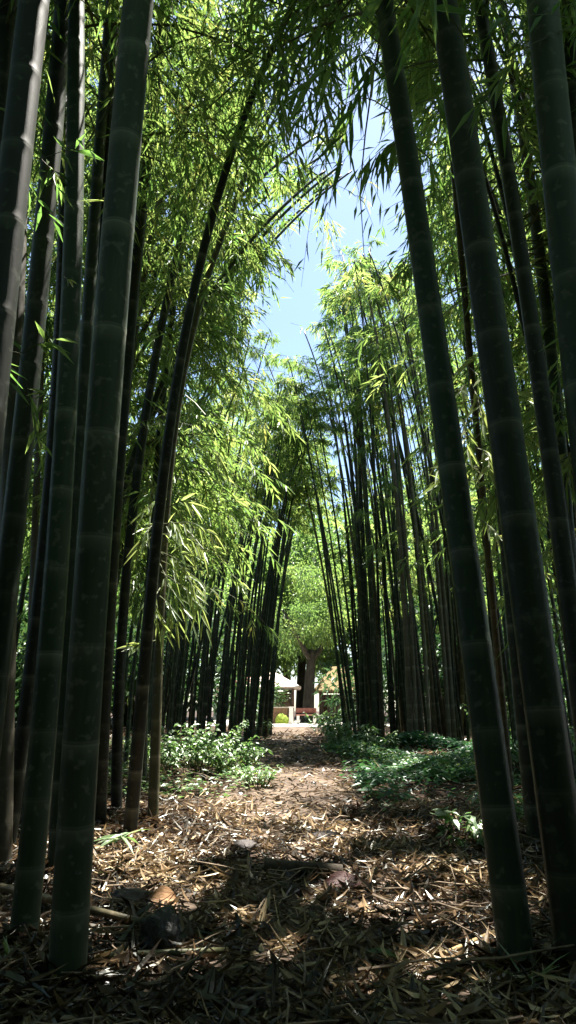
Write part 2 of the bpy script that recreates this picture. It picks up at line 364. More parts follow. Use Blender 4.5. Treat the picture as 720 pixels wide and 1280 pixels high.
for u, v, Y, r in [(240, 670, 6.4, .75), (225, 740, 6.4, .75), (265, 760, 6.4, .6), (590, 510, 5.7, .7), (560, 590, 5.2, .6), (605, 570, 5.5, .6), (192, 10, 2.75, .3), (186, 60, 2.8, .3), (180, 120, 2.82, .28), (174, 190, 2.85, .28), (166, 260, 2.9, .25), (158, 350, 2.95, .2), (152, 430, 3.0, .2), (104, 60, 3.9, .2), (103, 140, 3.9, .2), (102, 220, 3.9, .2), (70, 200, 4.1, .2), (62, 330, 4.1, .2), (50, 430, 4.1, .15), (48, 60, 2.9, .2), (36, 150, 2.88, .25), (25, 230, 2.85, .25), (110, 250, 3.2, .18), (80, 350, 3.3, .15), (25, 340, 5.5, .2), (300, 590, 11.5, 1.1), (250, 560, 11, .8)]:
    PATCH.append((at(u, v, Y), r))
CULMS = {}
def nc(key, *a, **k):
    CULMS[key] = near_culm(*a, **k)
    return CULMS[key]
cr_near = dict(t0=.52, nodes=13, nb=3, blen=2.0, K=8, m=2, q=6, leaf=(.21, .027))
# ---- left of the path
nc('A', 'thick dark bamboo leaning out of the top left corner with a bright right edge', [(-85, 1245), (8, 320), (42, 0)], 2.75, 2.9, 46, 36, 11, CULM_DARK, dict(cr_near, nodes=18, nb=4, blen=2.2), phase=.7)
nc('B', 'dark bamboo barely showing in the top left corner', [(-60, 1150), (-5, 200), (8, 0)], 3.6, 3.7, 34, 24, 11, CULM_DARK, cr_near)
nc('C', 'grey green bamboo slanting down to the left edge, second from the corner', [(-45, 1175), (12, 720), (22, 600), (52, 320), (80, 0)], 4.0, 4.1, 34, 22, 12, CULM_GREEN, dict(cr_near, nodes=18, nb=4, blen=2.2), phase=.1)
nc('D', 'straight dark green bamboo just left of the thickest left stem', [(26, 1195), (50, 960), (76, 640), (91, 320), (95, 0)], 3.75, 3.9, 36, 20, 12, CULM_GREEN, dict(cr_near, nodes=18, nb=4, blen=2.2), phase=.5, deg=3)
nc('E', 'thin black bamboo passing behind the thickest left stem', [(95, 1080), (112, 640), (128, 320), (144, 0)], 5.6, 5.2, 18, 13, 12, CULM_DARK, cr_near)
nc('F', 'thickest green bamboo of the left side with pale node rings', [(86, 1238), (100, 900), (112, 720), (128, 560), (140, 400), (152, 200), (175, 0)], 3.3, 2.75, 47, 37, 11, CULM_ASH, dict(cr_near, nodes=18, nb=4, blen=2.2), phase=.25, inter=.52)
nc('G', 'slim dark bamboo just right of the thickest left stem', [(124, 1032), (130, 900), (150, 600), (168, 300), (210, 0)], 7.0, 6.0, 16, 15, 13, CULM_DARK, cr_near)
nc('H', 'long thin curved bamboo arching over the path from the left', [(163, 1052), (166, 1000), (180, 800), (200, 640), (215, 520), (240, 380), (290, 180), (365, 15)], 6.5, 4.9, 18, 8, 10.0, CULM_DARK, dict(t0=.80, nodes=6, nb=3, blen=1.5, lean=(.4, .3)), phase=.2, deg=3, arch=(.5, .3))
nc('I', 'thin dark curved bamboo just left of the long arching one', [(146, 1010), (155, 760), (165, 640), (180, 530), (205, 400), (235, 260), (280, 110)], 7.6, 7.4, 14, 8, 11, CULM_DARK, dict(t0=.75, nodes=7, nb=2, blen=1.4), deg=3)
nc('J', 'thin olive bamboo whose sunny leaf sprays hang towards the path', [(190, 1036), (196, 900), (203, 700), (215, 560), (235, 440), (272, 310)], 7.0, 7.2, 14, 8, 10.5, CULM_OLIVE, dict(t0=.55, nodes=12, nb=3, blen=1.5), deg=3)
nc('K', 'grey green bamboo half hidden between two thick left stems', [(68, 1100), (85, 800), (105, 450), (130, 130), (138, 0)], 5.2, 5.2, 20, 13, 12, CULM_GREEN, cr_near)
nc('L', 'weathered grey bamboo at the left edge behind the slanting grey green one', [(2, 1105), (8, 700), (15, 500), (24, 320), (34, 0)], 5.4, 5.5, 26, 19, 12, CULM_GREY, None)
nc('M', 'black bamboo low at the left edge beside the grey green slanting one', [(6, 1090), (28, 900), (62, 640), (72, 420), (80, 200)], 5.8, 5.8, 20, 12, 12, CULM_DARK, cr_near)
nc('N', 'dark olive bamboo with a lit foot behind the thickest left stem', [(122, 1028), (132, 880), (146, 640), (170, 400), (215, 200)], 7.4, 7.6, 15, 9, 11, CULM_OLIVE, dict(t0=.55, nodes=12, nb=3, blen=1.6), deg=3)
nc('O', 'thin weathered grey bamboo deep in the shade near the left edge', [(30, 1040), (37, 860), (42, 700), (50, 500)], 7.6, 7.6, 11, 8, 11, CULM_GREY, dict(t0=.5, nodes=12, nb=3, blen=1.6))
nc('P', 'slender green bamboo rising between the curved dark and thin olive stems', [(178, 985), (190, 700), (205, 480), (222, 330), (250, 180)], 9.5, 9.4, 10, 7, 11.5, CULM_GREEN, dict(t0=.5, nodes=14, nb=3, blen=1.6))
nc('Q', 'thin black bamboo in the gloom left of the straight dark green stem', [(58, 1050), (64, 800), (70, 500), (88, 200)], 7.5, 7.5, 14, 9, 12, CULM_DARK, cr_near)
nc('QQ', 'thin dark bamboo right beside the thickest left stem at mid height', [(116, 1010), (140, 700), (152, 500), (176, 260)], 8.6, 8.6, 12, 8, 12, CULM_DARK, dict(t0=.5, nodes=14, nb=3, blen=1.7))
# ---- right of the path
nc('R1', 'dark bamboo leaning left beside the path, leftmost of the thick right stems', [(652, 1228), (620, 960), (600, 860), (578, 680), (560, 560), (535, 420), (508, 160), (480, 0)], 3.35, 3.9, 47, 23, 12, CULM_GREEN, dict(cr_near, nodes=22, nb=4, blen=2.2), phase=.35, inter=.52)
nc('R2', 'thickest bamboo of the right side, leaning left with whitish lichen patches', [(728, 1235), (690, 950), (665, 780), (645, 640), (625, 500), (600, 310), (580, 160), (553, 0)], 3.35, 3.4, 54, 33, 12, CULM_GREEN, dict(cr_near, nodes=22, nb=4, blen=2.2), phase=.6, inter=.54)
nc('R3', 'slim black bamboo leaning left, third of the leaning stems right of the path', [(760, 1120), (715, 800), (690, 600), (660, 400), (640, 220), (598, 0)], 4.3, 4.6, 30, 15, 12, CULM_DARK, dict(cr_near, nodes=22, nb=4, blen=2.2), phase=.4)
nc('R4', 'thick green bamboo filling the top right corner', [(830, 1245), (742, 600), (718, 400), (702, 200), (676, 0)], 2.9, 2.8, 60, 38, 11, CULM_ASH, dict(cr_near, nodes=22, nb=4, blen=2.2), phase=.2, inter=.56)
nc('R5', 'slender green bamboo between the black stem and the top right corner', [(735, 1060), (716, 700), (695, 500), (675, 330), (643, 110), (628, 0)], 6.6, 6.6, 18, 12, 12, CULM_GREEN, cr_near)
nc('R6', 'thin bamboo crossing behind the thick stem of the top right corner', [(750, 1020), (728, 600), (705, 430), (680, 230), (664, 60)], 7.2, 7.2, 14, 11, 12, CULM_OLIVE, cr_near)
nc('R7', 'dark slim bamboo standing close behind the thickest right stem', [(670, 1062), (655, 900), (636, 720), (615, 500), (590, 200)], 6.2, 6.6, 20, 12, 12, CULM_DARK, cr_near)
nc('R8', 'thin olive bamboo with yellow sunlit leaves between the two thick right stems', [(640, 1000), (620, 800), (602, 600), (588, 450), (575, 300)], 9.0, 6.2, 9, 8, 11, CULM_OLIVE, dict(t0=.55, nodes=12, nb=3, blen=1.7))
nc('R9', 'dark bamboo cut by the right edge', [(790, 1100), (735, 500), (722, 250), (712, 0)], 4.7, 4.7, 28, 20, 12, CULM_DARK, cr_near)
# ---- sprays close to the viewer
spray(CULMS['J'][0], [[(203, 655, 6.9), (240, 652, 6.5), (268, 668, 6.3)], [(203, 640, 6.9), (225, 625, 6.6), (240, 630, 6.5)], [(200, 700, 6.9), (232, 715, 6.5), (252, 760, 6.3)], [(200, 690, 6.9), (222, 705, 6.6), (262, 735, 6.3)],
                       [(198, 720, 7.), (188, 745, 6.7), (196, 775, 6.6)], [(200, 650, 7.), (186, 660, 6.7), (170, 690, 6.6)], [(200, 745, 6.9), (212, 755, 6.6), (220, 778, 6.5)], [(200, 690, 6.9), (215, 668, 6.7), (232, 676, 6.5)], [(202, 668, 6.9), (232, 668, 6.5), (256, 690, 6.3)], [(202, 715, 6.9), (236, 738, 6.5), (258, 785, 6.35)], [(200, 705, 6.9), (214, 735, 6.5), (238, 775, 6.35)], [(200, 665, 6.9), (214, 650, 6.5), (224, 665, 6.35)], [(200, 735, 6.9), (190, 752, 6.6), (206, 790, 6.45)], [(202, 690, 6.9), (225, 700, 6.5), (240, 730, 6.3)], [(196, 800, 7.), (178, 805, 6.6), (165, 808, 6.4)], [(200, 700, 6.9), (218, 690, 6.6), (244, 695, 6.4)], [(202, 640, 6.9), (194, 625, 6.7), (180, 640, 6.6)]],
      (.25, .028), 10, .55, .25, rnd=(.6, .95))
spray(CULMS['R8'][0], [[(600, 585, 6.), (575, 578, 5.4), (548, 588, 5.)], [(600, 600, 6.), (572, 600, 5.3), (545, 605, 5.)], [(590, 480, 6.2), (598, 500, 5.8), (604, 530, 5.5)], [(588, 460, 6.2), (604, 475, 5.8), (612, 500, 5.6)], [(592, 520, 6.2), (580, 530, 5.7), (584, 560, 5.5)], [(590, 500, 6.2), (574, 505, 5.8), (570, 540, 5.5)],
                        [(596, 560, 6.), (610, 565, 5.6), (612, 590, 5.4)], [(592, 490, 6.2), (582, 480, 5.9), (572, 490, 5.7)], [(602, 650, 6.2), (614, 660, 5.8), (625, 672, 5.6)], [(600, 560, 6.2), (640, 545, 6.), (662, 540, 5.8)], [(594, 500, 6.2), (640, 490, 6.), (660, 500, 5.8)]],
      (.24, .031), 9, .8, .3, rnd=(.65, .98))
spray(CULMS['R1'][0], [[(505, 150, 3.85), (460, 120, 4.2), (430, 128, 4.6), (424, 165, 4.7)], [(500, 90, 3.9), (450, 66, 4.4), (438, 88, 4.7)], [(496, 75, 3.9), (420, 5, 4.6), (398, 60, 4.9)], [(490, 55, 3.9), (410, -30, 4.7), (372, 25, 5.0)], [(490, 50, 3.9), (440, -20, 4.6), (412, 10, 4.9)],
                        [(510, 175, 3.85), (480, 185, 4.2), (463, 200, 4.4)], [(512, 185, 3.85), (500, 170, 4.2), (488, 180, 4.4)], [(500, 120, 3.9), (470, 70, 4.3), (440, 135, 4.7)], [(490, 40, 3.9), (400, -60, 4.9), (380, 80, 5.1)], [(515, 180, 3.85), (540, 200, 4.2), (545, 225, 4.4)], [(520, 130, 3.85), (548, 120, 4.2), (560, 160, 4.4)]],
      (.31, .036), 10, .55, .9, rnd=(0, .45), start=.5)
spray(CULMS['F'][0], [[(150, 253, 3.05), (128, 251, 3.0)]], (.17, .02), 2, .04, -.02, rnd=(.6, .8), start=.9)
spray(CULMS['D'][0], [[(78, 345, 3.7), (86, 350, 3.6)], [(65, 495, 3.75), (55, 492, 3.7)]], (.12, .02), 3, .4, .3, rnd=(.6, .9), start=.8)
# ------------------------------------------------------------------ bamboo of the middle distance
def arch_path(h, arch, side=0.0, p=2.4, n=50, droop=0.0):
    t = np.linspace(0, 1, n)
    x = arch * t ** p; z = h * (t - droop * t ** 4); y = side * t ** 2
    return np.stack([x, y, z], 1)
def free_culm(name, label, x, y, h, r, az, arch, mat, group, kw, inter=.42, lean=0.0, sides=9, droop=.06):
    pth = arch_path(h, arch, rng.normal(0, .3), droop=droop); pth[:, 0] += lean * pth[:, 2]
    c, s = math.cos(az), math.sin(az)
    W = np.stack([pth[:, 0] * c - pth[:, 1] * s + x, pth[:, 0] * s + pth[:, 1] * c + y, pth[:, 2] + gz(x, y) - .03], 1)
    foot = W[0].copy(); t = thing(name, label, 'bamboo', tuple(foot), group)
    P, rad, A = culm_rings(W, r, r * .3, inter, rng.random())
    mb = MB(); tube(mb, P - foot, rad, sides, A); mb.obj('culm', mat, t, 'node', True)
    lf, br = crown(W, r0=0, **kw)
    lf.obj('crown', BAMBOO_LEAF, t, off=foot); br.obj('branches', TWIG, t, off=foot)
    return t
MID = dict(t0=.34, nodes=12, nb=3, blen=2.4, K=7, m=2, q=7, leaf=(.245, .034), drp=.13, gap=.15, do_prune=True)
lab_l = 'leafy bamboo behind the front stems left of the path, its crown arching over the path'
LOW = 'bamboo with bright feathery leaves hanging low left of the path before the dense left clump'
for i, (x, y, h, a, ar) in enumerate([(-2.5, 11.2, 8.2, .2, 1.6), (-2.9, 12.4, 8.8, -.1, 1.9), (-3.4, 11.4, 7.4, .3, 1.5), (-2.2, 13.4, 8.4, .0, 1.4), (-3.9, 13.4, 8.0, .1, 1.6)]):
    free_culm('bamboo', LOW, x, y, h, .04, a, ar, CULM_GREEN, 'low leafy bamboo left of the path', dict(MID, t0=.36, nodes=12, nb=3, blen=1.5, lean=(.35, -.2)), sides=7)
lab_r = 'leafy bamboo behind the thick front stems right of the path'
for i, (x, y, h, a, ar) in enumerate([(-3.1, 9.3, 11.5, .1, 2.6), (-3.6, 10.2, 12.5, .3, 3.0), (-2.9, 11.0, 11.0, .0, 2.0), (-4.2, 9.0, 12.5, -.2, 2.6), (-4.8, 10.4, 13, .2, 2.6), (-3.4, 12.0, 11.5, .1, 2.4), (-4.0, 12.9, 12.0, -.2, 2.6),
                                      (-5.4, 8.6, 12, -.3, 2), (-5.8, 11.0, 13, 0, 2.2), (-5.0, 12.6, 13, .2, 2.4), (-6.4, 9.6, 12, 0, 2), (-6.8, 12.2, 13, .3, 2), (-4.5, 7.6, 11.5, .2, 2.2), (-5.9, 7.2, 12, .4, 2.0), (-7.4, 8.0, 12, .2, 2.), (-2.6, 13.2, 10.5, .0, 1.5), (-3.0, 8.4, 11.0, .15, 3.6), (-3.5, 9.8, 11.6, .1, 4.2), (-2.6, 9.0, 10.4, .0, 3.5), (-2.8, 10.4, 11.4, .05, 4.0), (-3.2, 11.6, 12.4, -.05, 4.3), (-2.4, 8.2, 9.6, .1, 3.0)]):
    free_culm('bamboo', lab_l, x, y, h, .055 + .012 * rng.random(), a, ar, [CULM_GREEN, CULM_DARK, CULM_OLIVE][i % 3], 'leafy bamboo behind the left front stems', dict(MID, t0=.30 + .1 * rng.random()), sides=8)
for i, (x, y, h, a, ar) in enumerate([(3.7, 7.6, 12, 3.0, 1.4), (4.6, 8.6, 12.5, 2.8, 1.8), (5.4, 7.2, 12, 3.3, 1.5), (4.2, 10.2, 13, 3.1, 1.6), (5.6, 10.0, 13, 3.0, 2.0), (6.8, 8.4, 12, 3.2, 2.0), (5.0, 12.0, 13.5, 3.1, 1.6), (6.4, 12.4, 13, 3.0, 2.),
                                      (7.8, 10.6, 13, 3.1, 2.2), (3.2, 6.3, 11, 3.0, .9), (6.0, 14.2, 13, 3.1, 2), (8.4, 13.2, 13, 3.1, 2), (4.1, 5.4, 12, 2.9, 1.0), (4.9, 6.4, 12, 3.0, 1.2), (3.9, 9.0, 12.5, 3.0, .8)]):
    free_culm('bamboo', lab_r, x, y, h, .05 + .012 * rng.random(), a, ar, [CULM_OLIVE, CULM_DARK, CULM_GREEN][i % 3], 'leafy bamboo behind the right front stems', dict(MID, t0=.22 + .16 * rng.random(), blen=2.0, nodes=15), sides=8)
for x, y, h, a, ar in [(2.45, 5.7, 11.0, 3.0, 1.0), (2.75, 6.5, 11.6, 3.05, 1.5), (3.1, 5.9, 11.4, 2.95, 1.5), (3.3, 7.2, 12, 3.1, 1.9)]:
    free_culm('bamboo', lab_r, x, y, h, .045, a, ar, CULM_DARK, 'leafy bamboo behind the right front stems', dict(MID, t0=.5, nodes=17, nb=4, blen=2.1), sides=8)
# ------------------------------------------------------------------ copied bamboo of the far clumps
def proto(h, r, arch, t0, nodes, blen, mat, seed, leaf=(.25, .034), q=7, nb=2):
    pth = arch_path(h, arch, rng.normal(0, .3), droop=.08)
    P, rad, A = culm_rings(pth, r, r * .35, .45, rng.random())
    mb = MB(); tube(mb, P, rad, 6, A)
    lf, br = crown(pth, t0, 0, nodes, nb, blen, 6, 2, q, leaf)
    return mb.mesh('culm', mat, 'node', True), lf.mesh('crown', BAMBOO_LEAF), br.mesh('branches', TWIG)
PROTOS = dict(
    s=[proto(10.2, .055, 1.0, .56, 8, 1.6, CULM_DARK, 1), proto(9.4, .05, .8, .66, 5, 1.5, CULM_GREEN, 2), proto(10.8, .058, 1.3, .62, 6, 1.7, CULM_DARK, 3)],
    t=[proto(14.0, .06, 1.0, .64, 8, 1.9, CULM_DARK, 4), proto(13.2, .056, .7, .74, 4, 1.5, CULM_GREEN, 5), proto(14.4, .062, 1.3, .68, 5, 1.9, CULM_OLIVE, 6), proto(12.4, .06, .9, .66, 5, 1.6, CULM_GREY, 7), proto(12.6, .055, .8, .34, 10, 1.1, CULM_DARK, 10, nb=1), proto(12.0, .055, .6, .30, 9, 1.0, CULM_GREEN, 11, nb=1)],
    d=[proto(12.5, .06, 1.6, .36, 18, 2.4, CULM_DARK, 8, q=7, nb=4), proto(11.5, .06, 1.2, .32, 18, 2.4, CULM_GREEN, 9, q=7, nb=4)])
SUNNY = [ghit(242, 955), ghit(300, 965), ghit(360, 938), at(300, 590, 14), at(380, 540, 16.5), ghit(412, 920), ghit(440, 962)]
def blocks(x, y, rz, sc, h):
    c = np.array([x + .5 * math.cos(rz), y + .5 * math.sin(rz), h * sc * .8])
    for q in SUNNY:
        t = (c - q) @ S
        if t > 2.5 and np.linalg.norm(c - q - t * S) < 1.0: return True
    return False
def place(kind, x, y, rz, label, group, sc=1.0, tilt=0.0, k=None, bare=False):
    pr = PROTOS[kind][rng.integers(min(4, len(PROTOS[kind]))) if k is None else k]
    t = thing('bamboo', label, 'bamboo', (x, y, float(gz(x, y)) - .03), group)
    if kind in 'st' and y < 25 and not bare and k not in (3, 4, 5) and blocks(x, y, rz, sc, 10 if kind == 's' else 13.5): pr = PROTOS[kind][1]
    if bare: sc *= .82
    wob = .10 if rng.random() < .12 else .022
    t.rotation_euler = (rng.normal(0, wob), tilt + rng.normal(0, wob * .6), rz); th_ = sc * rng.uniform(.62, 1.1); t.scale = (th_, th_, sc)
    for nm, me in list(zip(('culm', 'crown', 'branches'), pr))[:1 if bare else 3]: link(nm, me, t)
    return t
LL = 'dark slender bamboo in the dense clump left of the path end'
for i in range(46):
    u = rng.uniform(190, 335) ; Y = rng.uniform(14.5, 21) if u < 290 else rng.uniform(15.5, 21)
    p = at(u, 900, Y); place('s', p[0], Y, rng.normal(.0, .45), LL, 'bamboo of the left clump', rng.uniform(.85, 1.05), rng.uniform(.03, .10), bare=i % 4 == 1, k=[1, 0, 2, 1][i % 4])
for u, Y, rz in [(300, 16.5, .1), (312, 16.2, .0), (322, 17.0, .2), (330, 17.5, .1), (338, 18, 0), (292, 16, -.1)]:
    p = at(u, 900, Y); place('s', p[0], Y, rz, LL, 'bamboo of the left clump', 1.0, .07, k=1)
RL = 'dark slender bamboo in the tall dense clump right of the path'
for i in range(44):
    u = rng.uniform(448, 592); Y = rng.uniform(14.6, 18.5)
    p = at(u, 900, Y); place('t', p[0], Y, math.pi + rng.normal(0, .6), RL, 'bamboo of the right clump', rng.uniform(.85, 1.0), rng.uniform(-.03, .05), k=int(rng.integers(3)), bare=i % 2 > 0)
for u, Y, rz, tl in [(432, 15.2, 3.1, .10), (440, 15.5, 3.2, .07), (446, 14.9, 3.0, .085), (452, 15.8, 3.1, .06), (460, 15.0, 3.3, .05), (436, 16.2, 3.1, .12), (444, 16.6, 3.0, .10)]:
    p = at(u, 900, Y); place('t', p[0], Y, rz, RL, 'bamboo of the right clump', rng.uniform(.72, .80), tl, k=[0, 1, 2, 1, 1, 0, 1][int(u) % 7])
for i in range(48):
    u = rng.uniform(452, 620); Y = rng.uniform(14.6, 20); p = at(u, 900, Y); place('t', p[0], Y, math.pi + rng.normal(0, .5), RL, 'bamboo of the right clump', rng.uniform(.8, .95), rng.uniform(-.02, .05), k=[0, 4, 2, 5][i % 4], bare=i % 2 == 0)
for i in range(26):
    u = rng.uniform(190, 322); Y = rng.uniform(16, 21); p = at(u, 900, Y); place('s', p[0], Y, rng.normal(0, .5), LL, 'bamboo of the left clump', rng.uniform(.8, 1.0), rng.uniform(0, .05), bare=True)
RT2 = 'thin dark bamboo standing in the shade behind the thick right stems'
for i in range(16):
    u = rng.uniform(600, 740); Y = rng.uniform(9, 15); p = at(u, 900, Y); place('t', p[0], Y, math.pi + rng.normal(0, .6), RT2, 'thin bamboo behind the thick right stems', rng.uniform(.7, .9), rng.uniform(-.05, .08), k=[4, 0, 5][i % 3], bare=i % 3 == 1)
GL = 'weathered grey bamboo at the front of the dense clump right of the path'
for u, Y in [(520, 14.3), (527, 14.4), (536, 14.2), (512, 14.5), (560, 14.4), (566, 14.6)]:
    p = at(u, 900, Y); place('t', p[0], Y, math.pi + rng.normal(0, .3), GL, 'grey bamboo of the right clump', .95, .0, k=3)
BL = 'bamboo of the background grove seen between nearer stems'
for x0, x1, y0, y1, n, kd in [(-13, -3.5, 20, 30, 13, 't'), (3.5, 13, 20, 30, 13, 't'), (-15, -7.5, 12, 19, 8, 't'), (8.5, 15, 13, 19, 7, 't')]:
    for i in range(n):
        x, y = rng.uniform(x0, x1), rng.uniform(y0, y1)
        place(kd, x, y, (0 if x < 0 else math.pi) + rng.normal(0, .6), BL, 'bamboo of the background grove', rng.uniform(.8, 1.0), rng.uniform(0, .05))
OL = 'unseen bamboo added around the viewpoint to shade the foreground'  # out of view, added to keep sky and sun off the foreground
for x, y in [(-2.2, -1.2), (2.4, -1.0), (-3.6, .6), (3.9, .8), (-1.2, -3.2), (1.4, -3.0), (-4.4, -2.6), (4.4, -2.4), (0.2, -5.2), (-3.0, -5.4), (3.2, -5.4), (-5.4, 2.8), (5.4, 3.2), (-6.6, 0), (6.6, -.5), (-5.6, 5), (-7.4, 4.4), (-6.8, -4), (6.8, -4.2), (0, -8), (-2.6, -.2), (5.4, 4.6), (6.6, 5.4), (4.6, 6.0), (7.4, 3.8), (5.0, 1.8), (4.4, 3.2), (-1.8, -.6), (1.8, .2), (-3.3, 1.8), (3.6, 2.6), (-4.0, 3.4), (-4.8, 1.6), (-1.0, -1.6), (1.2, -1.4)]:
    place('d', x, y, math.atan2(1 - y, -x) + rng.normal(0, .4), OL, 'shade bamboo added around the viewpoint', rng.uniform(.72, .86), .04)
# ------------------------------------------------------------------ broadleaf trees beyond
def tree_proto(h, spread, lobes, nl, leaf):
    tb = MB(); P = arch_path(h * .62, .5, .3, 1.6, 10); tube(tb, P, np.linspace(.3, .13, 10) * h / 12, 9)
    lb = MB(); cs = []
    for i in range(lobes):
        a = rng.random() * 2 * np.pi; rr = spread * math.sqrt(rng.random()); z = h * rng.uniform(.28, .95)
        rr *= .35 + .9 * math.sin(math.pi * min(max((z / h - .15) / .9, .05), .95))
        c = np.array([rr * math.cos(a), rr * math.sin(a), z]); cs.append(c)
        s = P[int(rng.integers(3, 10))]; q = np.linspace(0, 1, 7)[:, None]
        L_ = s * (1 - q) + c * q + np.array([0, 0, .6]) * np.sin(q * np.pi); tube(tb, L_, np.linspace(.07, .02, 7) * h / 12, 5)
    cs = np.array(cs); n = nl
    k = rng.integers(0, lobes, n); d = norm(rng.normal(0, 1, (n, 3))) * (rng.random(n) ** .4)[:, None]
    R_ = (h * .10 * (.6 + .8 * rng.random(lobes)))[k][:, None]
    P_ = cs[k] + d * R_ * np.array([1.3, 1.3, .8])
    D_ = norm(d + rng.normal(0, .7, (n, 3)) + np.array([0, 0, -.5])); lr = np.clip(rng.random(lobes)[k] * .6 + .4 * rng.random(n), 0, 1)
    leaves(lb, P_, D_, leaf[0] * (.6 + .7 * rng.random(n)), leaf[1] * (.7 + .6 * rng.random(n)), lr)
    return tb.mesh('trunk', BARK, sm=True), lb.mesh('crown', TREE_LEAF)
TREES = [tree_proto(15, 5, 34, 11000, (.40, .2)), tree_proto(12, 4.2, 28, 9000, (.36, .18)), tree_proto(8, 3.2, 20, 7000, (.3, .16))]
TL = 'leafy broadleaf tree far behind the bamboo clumps'
def tree(k, x, y, s, label=TL, group='broadleaf trees beyond the bamboo'):
    t = thing('broadleaf_tree', label, 'tree', (x, y, float(gz(x, y)) - .05), group); t.rotation_euler = (0, 0, rng.random() * 6.28); t.scale = (s, s, s * rng.uniform(.9, 1.1))
    link('trunk', TREES[k][0], t); link('crown', TREES[k][1], t); return t
for x, y, k, s in [(-14, 36, 0, 1.0), (-9, 44, 0, 1.1), (-4.5, 52, 0, 1.0), (1.0, 56, 0, 1.15), (6, 50, 0, 1.05), (10, 42, 0, 1.0), (15, 37, 0, 1.0), (-20, 30, 0, 1.0), (20, 31, 0, 1.0), (-7.5, 36, 1, 1.0), (8.5, 35, 1, .9), (-3.0, 47, 2, 1.1), (4.8, 45, 2, 1.0), (-18, 20, 1, 1.1), (18, 21, 1, 1.1),
                   (-12, 60, 0, 1.2), (13, 60, 0, 1.2), (-24, 44, 0, 1.2), (25, 44, 0, 1.2), (0, 70, 0, 1.3), (-9.5, 28, 2, 1.0), (10, 27, 2, 1.0), (-14, 25, 2, 1.0), (14, 25, 2, .9)]:
    tree(k, x, y, s)
def bush_proto(n, leaf):
    bb, lb = MB(), MB()
    for i in range(14):
        a = rng.random() * 6.28; e = np.array([1.6 * math.cos(a), 1.6 * math.sin(a), rng.uniform(1.2, 3.4)]); q = np.linspace(0, 1, 6)[:, None]; tube(bb, e * q + np.array([0, 0, .5]) * np.sin(q * 3.14), np.linspace(.04, .012, 6), 5)
    c = rng.normal(0, 1, (26, 3)) * [1.3, 1.3, .9] + [0, 0, 1.8]; k = rng.integers(0, 26, n); d = norm(rng.normal(0, 1, (n, 3)))
    P_ = c[k] + d * (rng.random((n, 1)) ** .4) * .8; P_[:, 2] = np.abs(P_[:, 2])
    leaves(lb, P_, norm(d + rng.normal(0, .7, (n, 3)) + [0, 0, -.4]), leaf[0] * rng.uniform(.6, 1.2, n), leaf[1] * rng.uniform(.7, 1.2, n), np.clip(rng.random(26)[k] * .6 + .4 * rng.random(n), 0, 1))
    return bb.mesh('stems', BARK), lb.mesh('foliage', BUSH_LEAF)
BUSH = [bush_proto(5200, (.24, .11)), bush_proto(5200, (.26, .08))]
def bush(x, y, s, label, group):
    k = int(rng.integers(2)); t = thing('bush', label, 'bush', (x, y, float(gz(x, y)) - .05), group); t.rotation_euler = (0, 0, rng.random() * 6.28); t.scale = (s, s, s * rng.uniform(.85, 1.15))
    link('stems', BUSH[k][0], t); link('foliage', BUSH[k][1], t)
for x, y, s in [(-8.5, 13.5, 1.1), (-7.2, 16, 1.1), (-9.8, 17, 1.3), (-6.2, 19.5, 1.1), (-8.6, 21, 1.4), (-12, 20, 1.6), (-5.0, 23.5, 1.2), (-11, 13, 1.2), (-13, 26, 2), (-6.5, 28, 1.6), (-15, 15, 1.6), (-18, 28, 2.4), (-10, 32, 2.2), (-25, 36, 3.2)]:
    bush(x, y, s, 'dark bush in the gloom behind the bamboo left of the path', 'bushes behind the left bamboo')
for x, y, s in [(8.2, 14.5, 1.0), (6.5, 17.5, 1.0), (9.8, 17, 1.3), (7.2, 20.5, 1.1), (9.4, 22.5, 1.4), (12.4, 20, 1.6), (5.4, 23.5, 1.1), (11.4, 14, 1.2), (13.5, 26, 2), (6.8, 28, 1.5), (15.5, 16, 1.6), (18.5, 28, 2.4), (10.6, 32, 2.2), (25, 36, 3.2)]:
    bush(x, y, s, 'green bush behind the bamboo right of the path', 'bushes behind the right bamboo')
for x, y, s in [(-5.5, -6, 1.3), (-2.5, -8.5, 1.6), (1, -9.5, 1.8), (4.2, -8, 1.6), (6.8, -5, 1.5), (-8.2, -3, 1.5), (8.6, -1.4, 1.5), (-9, 1.8, 1.5), (9.2, 2.6, 1.4), (-9.4, 6, 1.3), (-3.2, -4.2, 1.0), (3.0, -4.4, 1.0), (0, -6.5, 1.2)]:
    bush(x, y, s, 'unseen dense bush added around the viewpoint to block sky light', 'light blocking bushes added around the viewpoint')  # unseen bushes added to close off low sky light on the near stems
# trunk standing in the middle of the path's end
p = at(385, 900, 36); t = thing('old_tree', 'broad dark tree trunk standing between the two small houses', 'tree', (p[0], 36, float(gz(p[0], 36)) - .05))
tb = MB(); Pt = arch_path(3.7, .25, .2, 1.5, 14); tube(tb, Pt, np.linspace(.31, .22, 14) * (1 + .5 * np.exp(-np.linspace(0, 4.6, 14) * 3)), 12); tb.obj('trunk', BARK, t, sm=True)
for a in (0.3, 2.2, 4.1):
    lb_ = MB(); q = np.linspace(0, 1, 8)[:, None]; e = np.array([2.2 * math.cos(a), 1.6 * math.sin(a), 5.6]); tube(lb_, Pt[-3] * (1 - q) + e * q, np.linspace(.16, .04, 8), 7); lb_.obj('limb', BARK, t, sm=True)
o = link('crown', TREES[1][1], t); o.location = (0, 0, 1.4); o.scale = (.44, .44, .6)
